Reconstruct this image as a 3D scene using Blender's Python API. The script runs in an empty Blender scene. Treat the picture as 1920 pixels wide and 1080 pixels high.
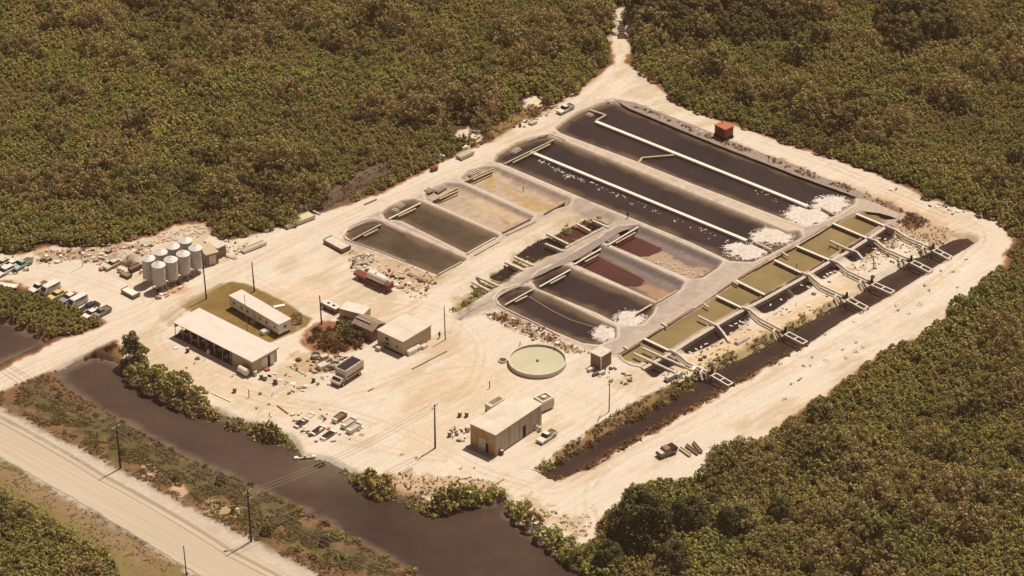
import bpy, math, random
import numpy as np
from mathutils import Vector, Matrix
R = math.radians
random.seed(7); rng = np.random.default_rng(7)
SC = bpy.context.scene
COL = SC.collection
# ------------------------------------------------------------------ camera
FPX, PITCH, DIST = 6000.0, R(31.0), 750.0
CAM = Vector((0, -DIST*math.cos(PITCH), DIST*math.sin(PITCH)))
cd = bpy.data.cameras.new('camera'); cam = bpy.data.objects.new('camera', cd); COL.objects.link(cam)
cam.location = CAM; cam.rotation_euler = (math.pi/2-PITCH, 0, 0)
cd.sensor_width = 36.0; cd.lens = FPX/1920*36.0; cd.clip_start = 5; cd.clip_end = 8000
SC.camera = cam
SC.render.resolution_x = 1024; SC.render.resolution_y = 576
# ------------------------------------------------------------------ sky, sun, exposure
SUN_EL, SUN_AZ = R(65), math.atan2(0.77, 0.64)      # from the right and behind the site
W = bpy.data.worlds.new('World'); SC.world = W; W.use_nodes = True
nt = W.node_tree; bg = nt.nodes['Background']
sk = nt.nodes.new('ShaderNodeTexSky'); sk.sky_type = 'NISHITA'; sk.sun_disc = False
sk.sun_elevation = SUN_EL; sk.sun_rotation = math.pi/2 - SUN_AZ; sk.dust_density = 3.0
mx = nt.nodes.new('ShaderNodeMix'); mx.data_type = 'RGBA'; mx.blend_type = 'MULTIPLY'
mx.inputs[0].default_value = 1.0; mx.inputs[7].default_value = (1.0, 0.70, 0.54, 1)
nt.links.new(sk.outputs[0], mx.inputs[6]); nt.links.new(mx.outputs[2], bg.inputs[0])
bg.inputs[1].default_value = 0.062
sd = bpy.data.lights.new('sun', 'SUN'); sd.energy = 4.75; sd.angle = R(0.55); sd.color = (1.0, 0.90, 0.76)
so = bpy.data.objects.new('sun', sd); COL.objects.link(so)
sv = Vector((math.cos(SUN_EL)*math.cos(SUN_AZ), math.cos(SUN_EL)*math.sin(SUN_AZ), math.sin(SUN_EL)))
so.rotation_euler = sv.to_track_quat('Z', 'Y').to_euler(); so.location = sv*300
SC.view_settings.view_transform = 'Standard'; SC.view_settings.look = 'None'
SC.view_settings.exposure = 0.0; SC.view_settings.gamma = 1.0
# ------------------------------------------------------------------ helpers
def P(x, y, z=0.0):
    """ground point (at height z) that the survey pixel x,y of the 1920x1080 photograph looks at"""
    f = Vector((0, math.cos(PITCH), -math.sin(PITCH))); u = Vector((0, math.sin(PITCH), math.cos(PITCH)))
    d = f*FPX + Vector((1, 0, 0))*(x-960) + u*(540-y)
    t = (z-CAM.z)/d.z
    return CAM + d*t
def PA(pts, z=0.0):
    return np.array([[P(x, y, z).x, P(x, y, z).y] for x, y in pts])
def tag(o, label=None, cat=None, group=None, kind=None):
    if label: o['label'] = label
    if cat: o['category'] = cat
    if group: o['group'] = group
    if kind: o['kind'] = kind
    return o
def thing(name, label, cat, loc=(0, 0, 0), rz=0.0, group=None):
    o = bpy.data.objects.new(name, None); COL.objects.link(o); o.empty_display_size = 0.3
    o.location = loc; o.rotation_euler = (0, 0, rz)
    return tag(o, label, cat, group)
def copy_tree(o, parent=None):
    c = o.copy(); COL.objects.link(c); c.parent = parent
    for ch in [q for q in bpy.data.objects if q.parent == o]: copy_tree(ch, c)
    return c
class MB:
    def __init__(s): s.v = []; s.f = []
    def box(s, x0, x1, y0, y1, z0, z1, tx=0, ty=0):
        n = len(s.v)
        s.v += [(x0, y0, z0), (x1, y0, z0), (x1, y1, z0), (x0, y1, z0), (x0+tx, y0+ty, z1), (x1-tx, y0+ty, z1), (x1-tx, y1-ty, z1), (x0+tx, y1-ty, z1)]
        s.f += [tuple(n+i for i in q) for q in ((0, 3, 2, 1), (4, 5, 6, 7), (0, 1, 5, 4), (1, 2, 6, 5), (2, 3, 7, 6), (3, 0, 4, 7))]
        return s
    def prism(s, prof, y0, y1, inset=0, zi=1e9):
        """profile in x,z extruded along y; points above zi are pulled in by inset"""
        n = len(s.v); k = len(prof)
        for yy, sg in ((y0, 1), (y1, -1)):
            for (x, z) in prof: s.v.append((x, yy+(sg*inset if z > zi else 0), z))
        s.f.append(tuple(n+i for i in range(k))); s.f.append(tuple(n+k+i for i in reversed(range(k))))
        for i in range(k): j = (i+1) % k; s.f.append((n+j, n+i, n+k+i, n+k+j))
        return s
    def tube(s, pts, rad, seg=8, cap=True):
        pts = [Vector(p) for p in pts]; n = len(s.v)
        rads = rad if isinstance(rad, (list, tuple)) else [rad]*len(pts)
        for i, p in enumerate(pts):
            d = (pts[min(i+1, len(pts)-1)]-pts[max(i-1, 0)]).normalized()
            a = d.cross(Vector((0, 0, 1)) if abs(d.z) < 0.95 else Vector((1, 0, 0))).normalized(); b = d.cross(a)
            for k in range(seg):
                t = 2*math.pi*k/seg; q = p+(a*math.cos(t)+b*math.sin(t))*rads[i]; s.v.append(tuple(q))
        for i in range(len(pts)-1):
            for k in range(seg):
                k2 = (k+1) % seg; s.f.append((n+i*seg+k, n+i*seg+k2, n+(i+1)*seg+k2, n+(i+1)*seg+k))
        if cap:
            s.f.append(tuple(n+k for k in reversed(range(seg)))); s.f.append(tuple(n+(len(pts)-1)*seg+k for k in range(seg)))
        return s
    def lathe(s, prof, seg=24, c=(0, 0)):
        n = len(s.v); k = len(prof)
        for i in range(seg):
            t = 2*math.pi*i/seg
            for (r, z) in prof: s.v.append((c[0]+r*math.cos(t), c[1]+r*math.sin(t), z))
        for i in range(seg):
            j = (i+1) % seg
            for q in range(k-1): s.f.append((n+i*k+q, n+j*k+q, n+j*k+q+1, n+i*k+q+1))
        return s
    def bar(s, a, b, w, z0, z1):
        """beam from a to b (x,y) with width w between heights z0 and z1"""
        a = Vector(a[:2]); b = Vector(b[:2]); d = (b-a).normalized(); p = Vector((-d.y, d.x))*w/2; n = len(s.v)
        for z in (z0, z1):
            for q in (a-p, b-p, b+p, a+p): s.v.append((q.x, q.y, z))
        s.f += [tuple(n+i for i in q) for q in ((0, 3, 2, 1), (4, 5, 6, 7), (0, 1, 5, 4), (1, 2, 6, 5), (2, 3, 7, 6), (3, 0, 4, 7))]
        return s
    def build(s, name, mat, parent=None, bevel=0, smooth=False):
        me = bpy.data.meshes.new(name); me.from_pydata(s.v, [], s.f); me.update()
        me.materials.append(mat)
        if smooth: me.polygons.foreach_set('use_smooth', [True]*len(me.polygons))
        o = bpy.data.objects.new(name, me); COL.objects.link(o)
        if parent: o.parent = parent
        if bevel:
            b = o.modifiers.new('bevel', 'BEVEL'); b.width = bevel; b.segments = 2; b.limit_method = 'ANGLE'
        return o
def quads_object(name, V, mat, colattr=None, parent=None):
    """V: (n,4,3) array of quads -> one mesh"""
    n = len(V); me = bpy.data.meshes.new(name)
    me.vertices.add(n*4); me.vertices.foreach_set('co', V.astype(np.float32).ravel())
    me.loops.add(n*4); me.loops.foreach_set('vertex_index', np.arange(n*4, dtype=np.int32))
    me.polygons.add(n); me.polygons.foreach_set('loop_start', np.arange(0, n*4, 4, dtype=np.int32))
    me.update(calc_edges=True)
    if colattr is not None:
        a = me.attributes.new('tone', 'FLOAT', 'FACE'); a.data.foreach_set('value', colattr.astype(np.float32))
    me.materials.append(mat); me.validate()
    o = bpy.data.objects.new(name, me); COL.objects.link(o)
    if parent: o.parent = parent
    return o
# ------------------------------------------------------------------ materials
def mat(name, col, rough=0.7, metal=0.0, vary=0.12, scale=1.5, col2=None, bump=0.0, bscale=6.0, spec=0.3, streak=None):
    m = bpy.data.materials.new(name); m.use_nodes = True; t = m.node_tree; b = t.nodes['Principled BSDF']
    b.inputs['Roughness'].default_value = rough; b.inputs['Metallic'].default_value = metal
    b.inputs['Specular IOR Level'].default_value = spec
    tc = t.nodes.new('ShaderNodeTexCoord'); nz = t.nodes.new('ShaderNodeTexNoise'); nz.inputs['Scale'].default_value = scale
    nz.inputs['Detail'].default_value = 5; nz.inputs['Roughness'].default_value = 0.65
    src = tc.outputs['Object']
    if streak:
        mp = t.nodes.new('ShaderNodeMapping'); mp.inputs['Scale'].default_value = streak; t.links.new(src, mp.inputs[0]); src = mp.outputs[0]
    t.links.new(src, nz.inputs['Vector'])
    rp = t.nodes.new('ShaderNodeValToRGB'); rp.color_ramp.elements[0].position = 0.32; rp.color_ramp.elements[1].position = 0.68
    c2 = col2 or tuple(c*(1-2.2*vary) for c in col)
    rp.color_ramp.elements[0].color = (*c2, 1); rp.color_ramp.elements[1].color = (*[min(1, c*(1+vary*0.5)) for c in col], 1)
    t.links.new(nz.outputs['Fac'], rp.inputs[0]); t.links.new(rp.outputs[0], b.inputs['Base Color'])
    if bump:
        n2 = t.nodes.new('ShaderNodeTexNoise'); n2.inputs['Scale'].default_value = bscale; n2.inputs['Detail'].default_value = 4
        t.links.new(tc.outputs['Object'], n2.inputs['Vector'])
        bp = t.nodes.new('ShaderNodeBump'); bp.inputs['Strength'].default_value = 1; bp.inputs['Distance'].default_value = bump
        t.links.new(n2.outputs['Fac'], bp.inputs['Height']); t.links.new(bp.outputs[0], b.inputs['Normal'])
    return m
def leafmat(name, a, b_, c, sc=0.045):
    """foliage: tone per leaf face, hue drifting slowly from plant to plant with its place"""
    m = bpy.data.materials.new(name); m.use_nodes = True; t = m.node_tree; b = t.nodes['Principled BSDF']
    b.inputs['Roughness'].default_value = 0.75; b.inputs['Specular IOR Level'].default_value = 0.12
    oi = t.nodes.new('ShaderNodeObjectInfo'); nz = t.nodes.new('ShaderNodeTexNoise'); nz.inputs['Scale'].default_value = sc
    nz.inputs['Detail'].default_value = 3; nz.inputs['Roughness'].default_value = 0.6
    t.links.new(oi.outputs['Location'], nz.inputs['Vector'])
    ma = t.nodes.new('ShaderNodeMath'); ma.operation = 'MULTIPLY_ADD'; ma.inputs[1].default_value = 0.22; t.links.new(oi.outputs['Random'], ma.inputs[0]); 
    mb_ = t.nodes.new('ShaderNodeMath'); mb_.operation = 'SUBTRACT'; t.links.new(nz.outputs['Fac'], mb_.inputs[0]); mb_.inputs[1].default_value = 0.11
    t.links.new(mb_.outputs[0], ma.inputs[2])
    rp = t.nodes.new('ShaderNodeValToRGB'); e = rp.color_ramp.elements
    e[0].position = 0.36; e[0].color = (*a, 1); e[1].position = 0.66; e[1].color = (*c, 1); q = e.new(0.5); q.color = (*b_, 1)
    t.links.new(ma.outputs[0], rp.inputs[0])
    at = t.nodes.new('ShaderNodeAttribute'); at.attribute_name = 'tone'
    mr = t.nodes.new('ShaderNodeMapRange'); mr.inputs[3].default_value = 0.30; mr.inputs[4].default_value = 1.60; t.links.new(at.outputs['Fac'], mr.inputs[0])
    vm = t.nodes.new('ShaderNodeVectorMath'); vm.operation = 'SCALE'; t.links.new(rp.outputs[0], vm.inputs[0]); t.links.new(mr.outputs[0], vm.inputs['Scale'])
    t.links.new(vm.outputs[0], b.inputs['Base Color'])
    tr = t.nodes.new('ShaderNodeBsdfTranslucent'); t.links.new(vm.outputs[0], tr.inputs[0])
    ms = t.nodes.new('ShaderNodeMixShader'); ms.inputs[0].default_value = 0.22
    t.links.new(b.outputs[0], ms.inputs[1]); t.links.new(tr.outputs[0], ms.inputs[2])
    t.links.new(ms.outputs[0], t.nodes['Material Output'].inputs['Surface'])
    return m
def watermat(name, col, rough=0.12, bump=0.03, bs=1.2, col2=None, spec=0.5, sc=0.05, shal=None):
    m = mat(name, col, rough, vary=0.15, scale=sc, col2=col2, spec=spec)
    t = m.node_tree; b = t.nodes['Principled BSDF']; b.inputs['IOR'].default_value = 1.33
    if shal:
        ra = t.nodes.new('ShaderNodeAttribute'); ra.attribute_name = 'shallow_and_reflection'; mi = t.nodes.new('ShaderNodeMix'); mi.data_type = 'RGBA'; rr_ = [n for n in t.nodes if n.type == 'VALTORGB'][0]
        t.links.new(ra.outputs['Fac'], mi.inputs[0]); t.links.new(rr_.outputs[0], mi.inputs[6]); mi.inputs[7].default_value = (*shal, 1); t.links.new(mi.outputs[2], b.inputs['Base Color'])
    tc = t.nodes.new('ShaderNodeTexCoord'); n2 = t.nodes.new('ShaderNodeTexNoise'); n2.inputs['Scale'].default_value = bs; n2.inputs['Detail'].default_value = 3
    mp = t.nodes.new('ShaderNodeMapping'); mp.vector_type = 'TEXTURE'; mp.inputs['Rotation'].default_value = (0, 0, -0.5); mp.inputs['Scale'].default_value = (1, 0.4, 1)
    t.links.new(tc.outputs['Object'], mp.inputs[0]); t.links.new(mp.outputs[0], n2.inputs['Vector'])
    bp = t.nodes.new('ShaderNodeBump'); bp.inputs['Distance'].default_value = bump; t.links.new(n2.outputs['Fac'], bp.inputs['Height']); t.links.new(bp.outputs[0], b.inputs['Normal'])
    return m
M = {}
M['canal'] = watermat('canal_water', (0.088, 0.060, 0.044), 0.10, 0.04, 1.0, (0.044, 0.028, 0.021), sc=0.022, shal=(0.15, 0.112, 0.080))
M['narrow'] = watermat('narrow_canal_water', (0.048, 0.028, 0.021), 0.14, 0.03, 1.4, (0.030, 0.017, 0.013), sc=0.06, shal=(0.06, 0.036, 0.025))
M['pond'] = watermat('pond_water', (0.042, 0.027, 0.024), 0.2, 0.05, 1.6, (0.026, 0.018, 0.018), sc=0.05, shal=(0.135, 0.095, 0.058))
M['pondlight'] = watermat('murky_pond_water', (0.095, 0.072, 0.042), 0.16, 0.02, 1.6, (0.050, 0.036, 0.026), sc=0.14, shal=(0.16, 0.105, 0.065))
M['chan'] = watermat('channel_water', (0.255, 0.195, 0.085), 0.25, 0.02, 1.5, (0.185, 0.140, 0.065), sc=0.09)
M['red'] = watermat('red_pond_water', (0.098, 0.034, 0.026), 0.25, 0.01, 1.5, (0.055, 0.023, 0.019), sc=0.1)
M['pit'] = watermat('pit_water', (0.030, 0.017, 0.014), 0.25, 0.02, 1.5, (0.02, 0.012, 0.01), sc=0.4)
M['tankwater'] = watermat('tank_water', (0.50, 0.48, 0.34), 0.3, 0.004, 1.5, (0.46, 0.44, 0.31), sc=0.1)
M['white'] = mat('white_paint', (0.78, 0.74, 0.66), 0.5, vary=0.06, scale=0.8)
M['roof'] = mat('white_roof', (0.66, 0.61, 0.54), 0.55, vary=0.05, scale=0.35, bump=0.01, bscale=3)
M['roof2'] = mat('cream_roof', (0.66, 0.595, 0.485), 0.6, vary=0.09, scale=0.3, bump=0.01)
M['brownroof'] = mat('weathered_roof', (0.30, 0.22, 0.17), 0.8, vary=0.2, scale=0.9, col2=(0.17, 0.12, 0.09), streak=(0.5, 2, 1))
M['tanwall'] = mat('tan_wall', (0.52, 0.42, 0.29), 0.8, vary=0.08)
M['greywall'] = mat('corrugated_grey_wall', (0.52, 0.455, 0.38), 0.6, vary=0.16, scale=1.0, streak=(3, 3, 0.25))
M['orangewall'] = mat('rusty_orange_wall', (0.56, 0.32, 0.14), 0.75, vary=0.15, scale=0.8, streak=(2.5, 2.5, 0.5))
M['palewall'] = mat('pale_wall', (0.62, 0.55, 0.46), 0.7, vary=0.08)
M['pinkwall'] = mat('faded_pink_wall', (0.30, 0.19, 0.14), 0.8, vary=0.15)
M['dark'] = mat('dark_opening', (0.025, 0.017, 0.014), 0.8, vary=0.1)
M['glass'] = mat('window_glass', (0.03, 0.025, 0.025), 0.15, vary=0.1, spec=0.6)
M['galv'] = mat('galvanised_steel', (0.62, 0.59, 0.56), 0.6, metal=0.05, vary=0.16, scale=1.4, streak=(1, 1, 3))
M['galvroof'] = mat('galvanised_silo_cap', (0.70, 0.68, 0.65), 0.6, metal=0.05, vary=0.08)
M['wood'] = mat('weathered_wood', (0.22, 0.14, 0.09), 0.85, vary=0.2, scale=3, streak=(1, 6, 1))
M['palewood'] = mat('pale_timber', (0.52, 0.43, 0.30), 0.8, vary=0.14, scale=2)
M['yellowwood'] = mat('yellow_timber', (0.58, 0.44, 0.20), 0.8, vary=0.12, scale=2)
M['pole'] = mat('tarred_pole', (0.055, 0.032, 0.024), 0.85, vary=0.2, scale=4)
M['bark'] = mat('bark', (0.075, 0.05, 0.035), 0.9, vary=0.2, scale=5)
M['concrete'] = mat('pale_concrete', (0.66, 0.59, 0.50), 0.85, vary=0.12, scale=1.2, bump=0.01)
M['pipe'] = mat('white_pipe', (0.76, 0.70, 0.62), 0.5, vary=0.08, scale=1)
M['wire'] = mat('grey_wire', (0.30, 0.26, 0.22), 0.5, vary=0.05)
M['rust'] = mat('red_oxide', (0.20, 0.060, 0.032), 0.6, vary=0.25, scale=2)
M['redpaint'] = mat('red_paint', (0.30, 0.070, 0.035), 0.6, vary=0.18, scale=2)
M['tyre'] = mat('tyre_rubber', (0.02, 0.018, 0.018), 0.85, vary=0.1)
M['foam'] = mat('white_foam', (0.68, 0.62, 0.56), 0.85, vary=0.14, scale=0.9, bump=0.03, bscale=2.5)
M['rock'] = mat('limestone_rock', (0.60, 0.50, 0.39), 0.9, vary=0.2, scale=2)
M['turq'] = mat('turquoise_paint', (0.34, 0.50, 0.47), 0.35, vary=0.06)
M['cream'] = mat('cream_paint', (0.62, 0.55, 0.36), 0.3, vary=0.05)
M['carwhite'] = mat('white_car_paint', (0.72, 0.70, 0.64), 0.3, vary=0.04, spec=0.5)
M['yellow'] = mat('yellow_paint', (0.64, 0.50, 0.24), 0.4, vary=0.05)
M['navy'] = mat('navy_paint', (0.035, 0.04, 0.06), 0.25, vary=0.05, spec=0.5)
M['grey'] = mat('grey_paint', (0.30, 0.28, 0.26), 0.4, vary=0.08)
M['skin'] = mat('skin', (0.30, 0.17, 0.11), 0.6, vary=0.03)
M['cloth'] = mat('dark_clothing', (0.05, 0.04, 0.045), 0.9, vary=0.1)
M['leafgreen'] = leafmat('mangrove_leaf', (0.320, 0.310, 0.098), (0.385, 0.340, 0.112), (0.42, 0.320, 0.128))
M['leafbright'] = leafmat('bright_leaf', (0.39, 0.375, 0.10), (0.38, 0.35, 0.10), (0.43, 0.36, 0.12))
M['leafbrown'] = leafmat('brown_leaf', (0.355, 0.290, 0.118), (0.385, 0.280, 0.125), (0.34, 0.295, 0.105))
M['leafred'] = leafmat('rusty_leaf', (0.26, 0.105, 0.045), (0.22, 0.12, 0.05), (0.30, 0.15, 0.06))
M['leafrust'] = leafmat('brown_grass', (0.23, 0.130, 0.065), (0.19, 0.125, 0.058), (0.28, 0.17, 0.085))
M['leafdeep'] = leafmat('deep_green_leaf', (0.125, 0.125, 0.048), (0.14, 0.135, 0.05), (0.15, 0.13, 0.055))
M['leafgrass'] = leafmat('green_grass', (0.19, 0.165, 0.065), (0.17, 0.155, 0.06), (0.22, 0.18, 0.075))
M['leafdark'] = leafmat('dark_leaf', (0.205, 0.190, 0.066), (0.23, 0.205, 0.072), (0.24, 0.185, 0.078))
M['dry'] = leafmat('dry_scrub', (0.32, 0.22, 0.11), (0.26, 0.22, 0.10), (0.38, 0.26, 0.13))
# ------------------------------------------------------------------ survey outlines (photo pixels, unprojected onto the ground)
CLEAR = [(-80,790),(0,733),(100,688),(165,655),(222,632),(236,700),(262,722),(350,768),(420,782),(500,815),(545,835),(562,870),(640,895),(720,925),(830,958),(950,937),
 (968,975),(1020,1012),(1085,1035),(1118,1010),(1130,975),(1215,912),(1270,900),(1325,892),(1345,846),(1440,822),(1500,768),(1590,712),(1650,664),(1745,622),(1810,560),(1850,520),(1880,500),
 (1893,450),(1872,415),(1800,390),(1735,372),(1700,350),(1600,312),(1540,292),(1460,267),(1420,250),(1380,236),(1320,218),(1265,195),(1250,172),(1215,148),(1182,125),
 (1172,108),(1170,95),(1182,85),(1182,68),(1149,68),(1147,85),(1155,100),(1148,120),(1112,150),(1085,168),(1030,200),(980,225),(930,258),(870,284),(815,315),(760,342),(720,360),(640,388),
 (590,404),(540,424),(480,438),(430,452),(392,440),(380,420),(330,425),(285,442),(200,462),(100,462),(40,475),(-80,470),(-80,530),(20,525),(60,540),(130,572),(180,590),(198,603),(165,622),(105,642),(0,694),(-80,735)]
CANAL_E = [(108,700),(140,682),(180,673),(215,682),(235,702),(260,722),(300,742),(350,764),(410,778),(450,797),(500,812),(545,827),(562,860),(610,867),(650,887),(690,907),(740,927),(790,947),(830,957),(870,947),
 (930,942),(947,937),(957,967),(990,1002),(1030,1032),(1080,1060),(1125,1082),(1220,1150),(900,1150),(800,1088),(750,1058),(687,1025),(637,995),(575,960),(520,930),(425,888),(340,852),(280,817),(220,782),(160,747),(120,722)]
CANAL_F = [(-90,560),(0,597),(50,620),(98,636),(70,650),(0,684),(-90,725)]
CANAL_D = [(1018,884),(1060,860),(1105,834),(1160,802),(1250,750),(1300,720),(1340,700),(1395,674),(1440,650),(1480,627),(1530,599),(1560,582),(1600,562),(1640,532),(1680,512),(1710,492),(1750,472),(1790,452),(1812,449),
 (1822,456),(1800,470),(1760,492),(1720,520),(1680,545),(1640,568),(1600,588),(1560,610),(1510,645),(1450,675),(1380,713),(1330,740),(1250,783),(1180,824),(1110,866),(1060,893),(1030,896)]
DITCH_N = [(560,392),(600,375),(640,352),(690,325),(722,312),(728,318),(690,345),(650,372),(605,395),(570,402)]       # dark wet strip by the north road
CHAN = [(1165,667),(1205,643),(1230,628),(1310,580),(1345,556),(1383,530),(1446,490),(1494,463),(1559,426),(1605,405),(1636,400),(1655,418),(1626,438),(1580,466),(1548,486),(1500,515),(1433,552),(1375,583),(1300,626),(1253,657),(1234,669),(1197,682),(1175,677)]
L1 = [(652.5,443),(662,430),(685,419),(700,416),(715,421),(868,489),(822,515),(663,451)]
L2 = [(722,402),(732,393),(757,381),(775,379),(790,384),(930,445),(877,474),(757,414),(728,411)]
L3 = [(802,367),(815,358),(837,349),(862,350),(995,410),(942,437),(807,378)]
L4 = [(870,337),(882,325),(910,318),(927,318),(1066,377),(1062,386),(1012,401),(877,343)]
B1 = [(931,304),(937,293),(970,273),(1000,263),(1022,259),(1045,266),(1125,298),(1300,370),(1475,440),(1494,438),(1497,446),(1470,461),(1437,478),(1408,491),(1371,489),(1300,455),(1102,374),(945,307)]
B2 = [(1046,243),(1058,234),(1085,215),(1125,199),(1150,196),(1165,201),(1380,290),(1580,363),(1598,373),(1596,384),(1570,400),(1530,419),(1510,423),(1480,413),(1300,344),(1200,304),(1055,250)]
R1 = [(935,561),(945,549),(970,541),(990,541),(999,546),(1115,602),(1150,618),(1150,634),(1122,646),(1095,643),(1040,620),(945,574)]
R2 = [(1002,529),(1015,514),(1037,504),(1062,503),(1075,511),(1225,573),(1218,590),(1200,608),(1168,610),(1125,588),(1010,541)]
R3 = [(1075,490),(1085,478),(1107,466),(1127,465),(1277,532),(1270,545),(1232,565),(1215,557),(1082,497)]
R4 = [(1130,453),(1142,441),(1165,431),(1195,428),(1300,473),(1348,494),(1340,504),(1315,521),(1297,523),(1145,459)]
R3W = [(1095,494),(1120,485),(1198,525),(1196,531),(1165,531)]
R4W = [(1158,455),(1180,444),(1232,467),(1212,476),(1188,475)]
MID = [(836,578),(850,560),(865,547),(895,530),(925,512),(948,497),(962,484),(985,458),(1030,437),(1060,420),(1095,410),(1120,402),(1140,408),(1145,418),(1110,435),(1070,458),(1010,488),(960,518),(905,553),(862,580),(845,586)]
PITS = [[(1209,696),(1245,675),(1261,684),(1226,709)], [(1282,657),(1342,621),(1392,590),(1397,606),(1361,632),(1309,659),(1290,665)], [(1412,574),(1467,547),(1481,560),(1446,585),(1433,589)],
 [(1481,539),(1504,524),(1517,541),(1492,556)], [(1525,514),(1556,494),(1569,508),(1542,525)], [(1580,480),(1630,452),(1640,468),(1600,494)], [(1647,444),(1665,432),(1668,450),(1655,457)]]
HIGHWAY = [(-140,690),(0,764),(110,820),(225,881),(345,945),(467,1011),(600,1080),(740,1155),(480,1155),(370,1082),(290,1030),(207,982),(120,930),(60,897),(0,863),(-140,795)]
ACCESS = [(-120,790),(-80,770),(0,726),(95,684),(165,650),(215,626),(290,590),(360,548),(420,505),(480,470),(560,430),(640,395),(720,368),(800,336),(880,300),(960,268),(1030,236),(1075,205),(1110,175),(1140,150),(1150,150),(1125,185),(1095,208),
 (1040,245),(960,283),(880,322),(800,358),(730,388),(640,425),(580,458),(520,488),(470,515),(440,527),(400,540),(350,566),(320,592),(260,620),(200,642),(110,692),(0,738)][::1]
VERGE_N = [(-90,740),(0,735),(108,690),(120,722),(160,747),(220,782),(280,817),(340,852),(425,888),(520,930),(575,960),(637,995),(687,1025),(750,1058),(800,1088),(900,1150),(740,1155),(600,1080),(467,1011),(345,945),(225,881),(110,820),(0,764)]
VERGE_S = [(-140,795),(0,863),(60,897),(120,930),(207,982),(290,1030),(370,1082),(480,1155),(250,1155),(225,1090),(212,1040),(150,1018),(110,985),(60,955),(0,938),(-140,880)]
LAWN = [(337,572),(355,562),(385,547),(412,532),(437,528),(462,532),(495,547),(532,565),(550,575),(567,590),(585,597),(575,612),(550,625),(510,641),(470,650),(420,620),(380,600)]
GARDEN = [(562,640),(575,618),(605,602),(650,602),(690,622),(695,640),(665,655),(625,664),(585,662)]
FIELD = [(640,450),(660,420),(760,365),(860,322),(940,285),(1010,245),(1050,222),(1100,190),(1150,185),(1200,200),(1330,248),(1450,295),(1600,352),(1700,395),(1712,405),(1660,440),(1600,478),(1540,515),(1440,570),(1370,612),(1290,655),(1240,690),(1150,668),(1100,655),(1020,620),(930,580),(860,600),(850,590),(960,525),(1040,478),(1120,430),(1100,405),(1060,395),(1010,415),(940,450),(880,480),(830,520),(780,505),(650,460)]
def dens(poly, step=6):
    return poly
def sdist(X, Y, poly):
    """signed distance to a polygon, negative inside"""
    d2 = np.full(X.shape, 1e18); ins = np.zeros(X.shape, bool); n = len(poly)
    for i in range(n):
        ax, ay = poly[i]; bx, by = poly[(i+1) % n]; ex, ey = bx-ax, by-ay
        t = np.clip(((X-ax)*ex+(Y-ay)*ey)/(ex*ex+ey*ey+1e-9), 0, 1)
        d2 = np.minimum(d2, (X-ax-t*ex)**2+(Y-ay-t*ey)**2)
        c = (ay > Y) != (by > Y)
        if ey != 0: ins ^= c & (X < ax+(Y-ay)*ex/ey)
    return np.where(ins, -1, 1)*np.sqrt(d2)
def near(X, Y, poly, pad):
    """sdist evaluated only around the polygon; 99 elsewhere"""
    out = np.full(X.shape, 99.0); x0, y0 = poly.min(0)-pad; x1, y1 = poly.max(0)+pad
    m = (X > x0) & (X < x1) & (Y > y0) & (Y < y1)
    out[m] = sdist(X[m], Y[m], poly); return out
_lat = rng.random((256, 256))
def vnoise(x, y):
    xi = np.floor(x).astype(int); yi = np.floor(y).astype(int); fx = x-xi; fy = y-yi
    fx = fx*fx*(3-2*fx); fy = fy*fy*(3-2*fy)
    g = lambda a, b: _lat[a & 255, b & 255]
    return (g(xi, yi)*(1-fx)+g(xi+1, yi)*fx)*(1-fy)+(g(xi, yi+1)*(1-fx)+g(xi+1, yi+1)*fx)*fy
def fbm(x, y, s, o=4):
    v = 0; a = 0.5; t = 0
    for i in range(o): v = v+a*vnoise(x*s+17.3*i, y*s+5.1*i); t += a; a *= 0.55; s *= 2.03
    return v/t
# ------------------------------------------------------------------ terrain grid
ST = 0.42
gx = np.arange(-175, 175.01, ST); gy = np.arange(-135, 185.01, ST)
X, Y = np.meshgrid(gx, gy); NXg, NYg = len(gx), len(gy)
n1 = fbm(X, Y, 0.05); n2 = fbm(X+50, Y, 0.25); n3 = fbm(X, Y+90, 0.9, 3); n4 = 0.6*fbm(X+31, Y+7, 0.06, 5)+0.4*fbm(X*0.7+Y*0.7, (Y*0.7-X*0.7)*3, 0.10, 4)
dirx, diry = math.cos(0.72), math.sin(0.72)     # the run of the roads
U_, V_ = X*dirx+Y*diry, -X*diry+Y*dirx
stk = fbm(U_*0.12, V_*1.2, 1.0, 4)
_p0, _p1 = P(1117, 227), P(1515, 386); _an = math.atan2(_p1.y-_p0.y, _p1.x-_p0.x)
stp = fbm((X*math.cos(_an)+Y*math.sin(_an))*0.15, (-X*math.sin(_an)+Y*math.cos(_an))*1.3, 1.0, 4)
H = 0.09*(n2-0.5)+0.018*(n3-0.5)
dclear = near(X, Y, PA(CLEAR), 40)
def c3(*c): return np.array(c)
marl = c3(0.615, 0.545, 0.45); marl2 = c3(0.50, 0.395, 0.27); marl3 = c3(0.66, 0.60, 0.51)
floor_ = c3(0.065, 0.042, 0.022)
C = np.empty(X.shape+(3,)); C[:] = floor_
C *= (0.6+0.9*n2)[..., None]
def blend(m, col):
    global C
    m = np.clip(m, 0, 1)[..., None]; C = C*(1-m)+np.asarray(col)*m
def sm(a, b, x): t = np.clip((x-a)/(b-a), 0, 1); return t*t*(3-2*t)
jag = (n3-0.5)*2.4+(n2-0.5)*4
mc = marl*(1-sm(0.47, 0.62, n4)[..., None]*0.8)+marl2*(sm(0.47, 0.62, n4)[..., None]*0.8)
mc = mc*(1-sm(0.5, 0.75, stk)[..., None]*0.5)+marl3*(sm(0.5, 0.75, stk)[..., None]*0.5)
mc = mc*(0.96+0.08*n3)[..., None]
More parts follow.
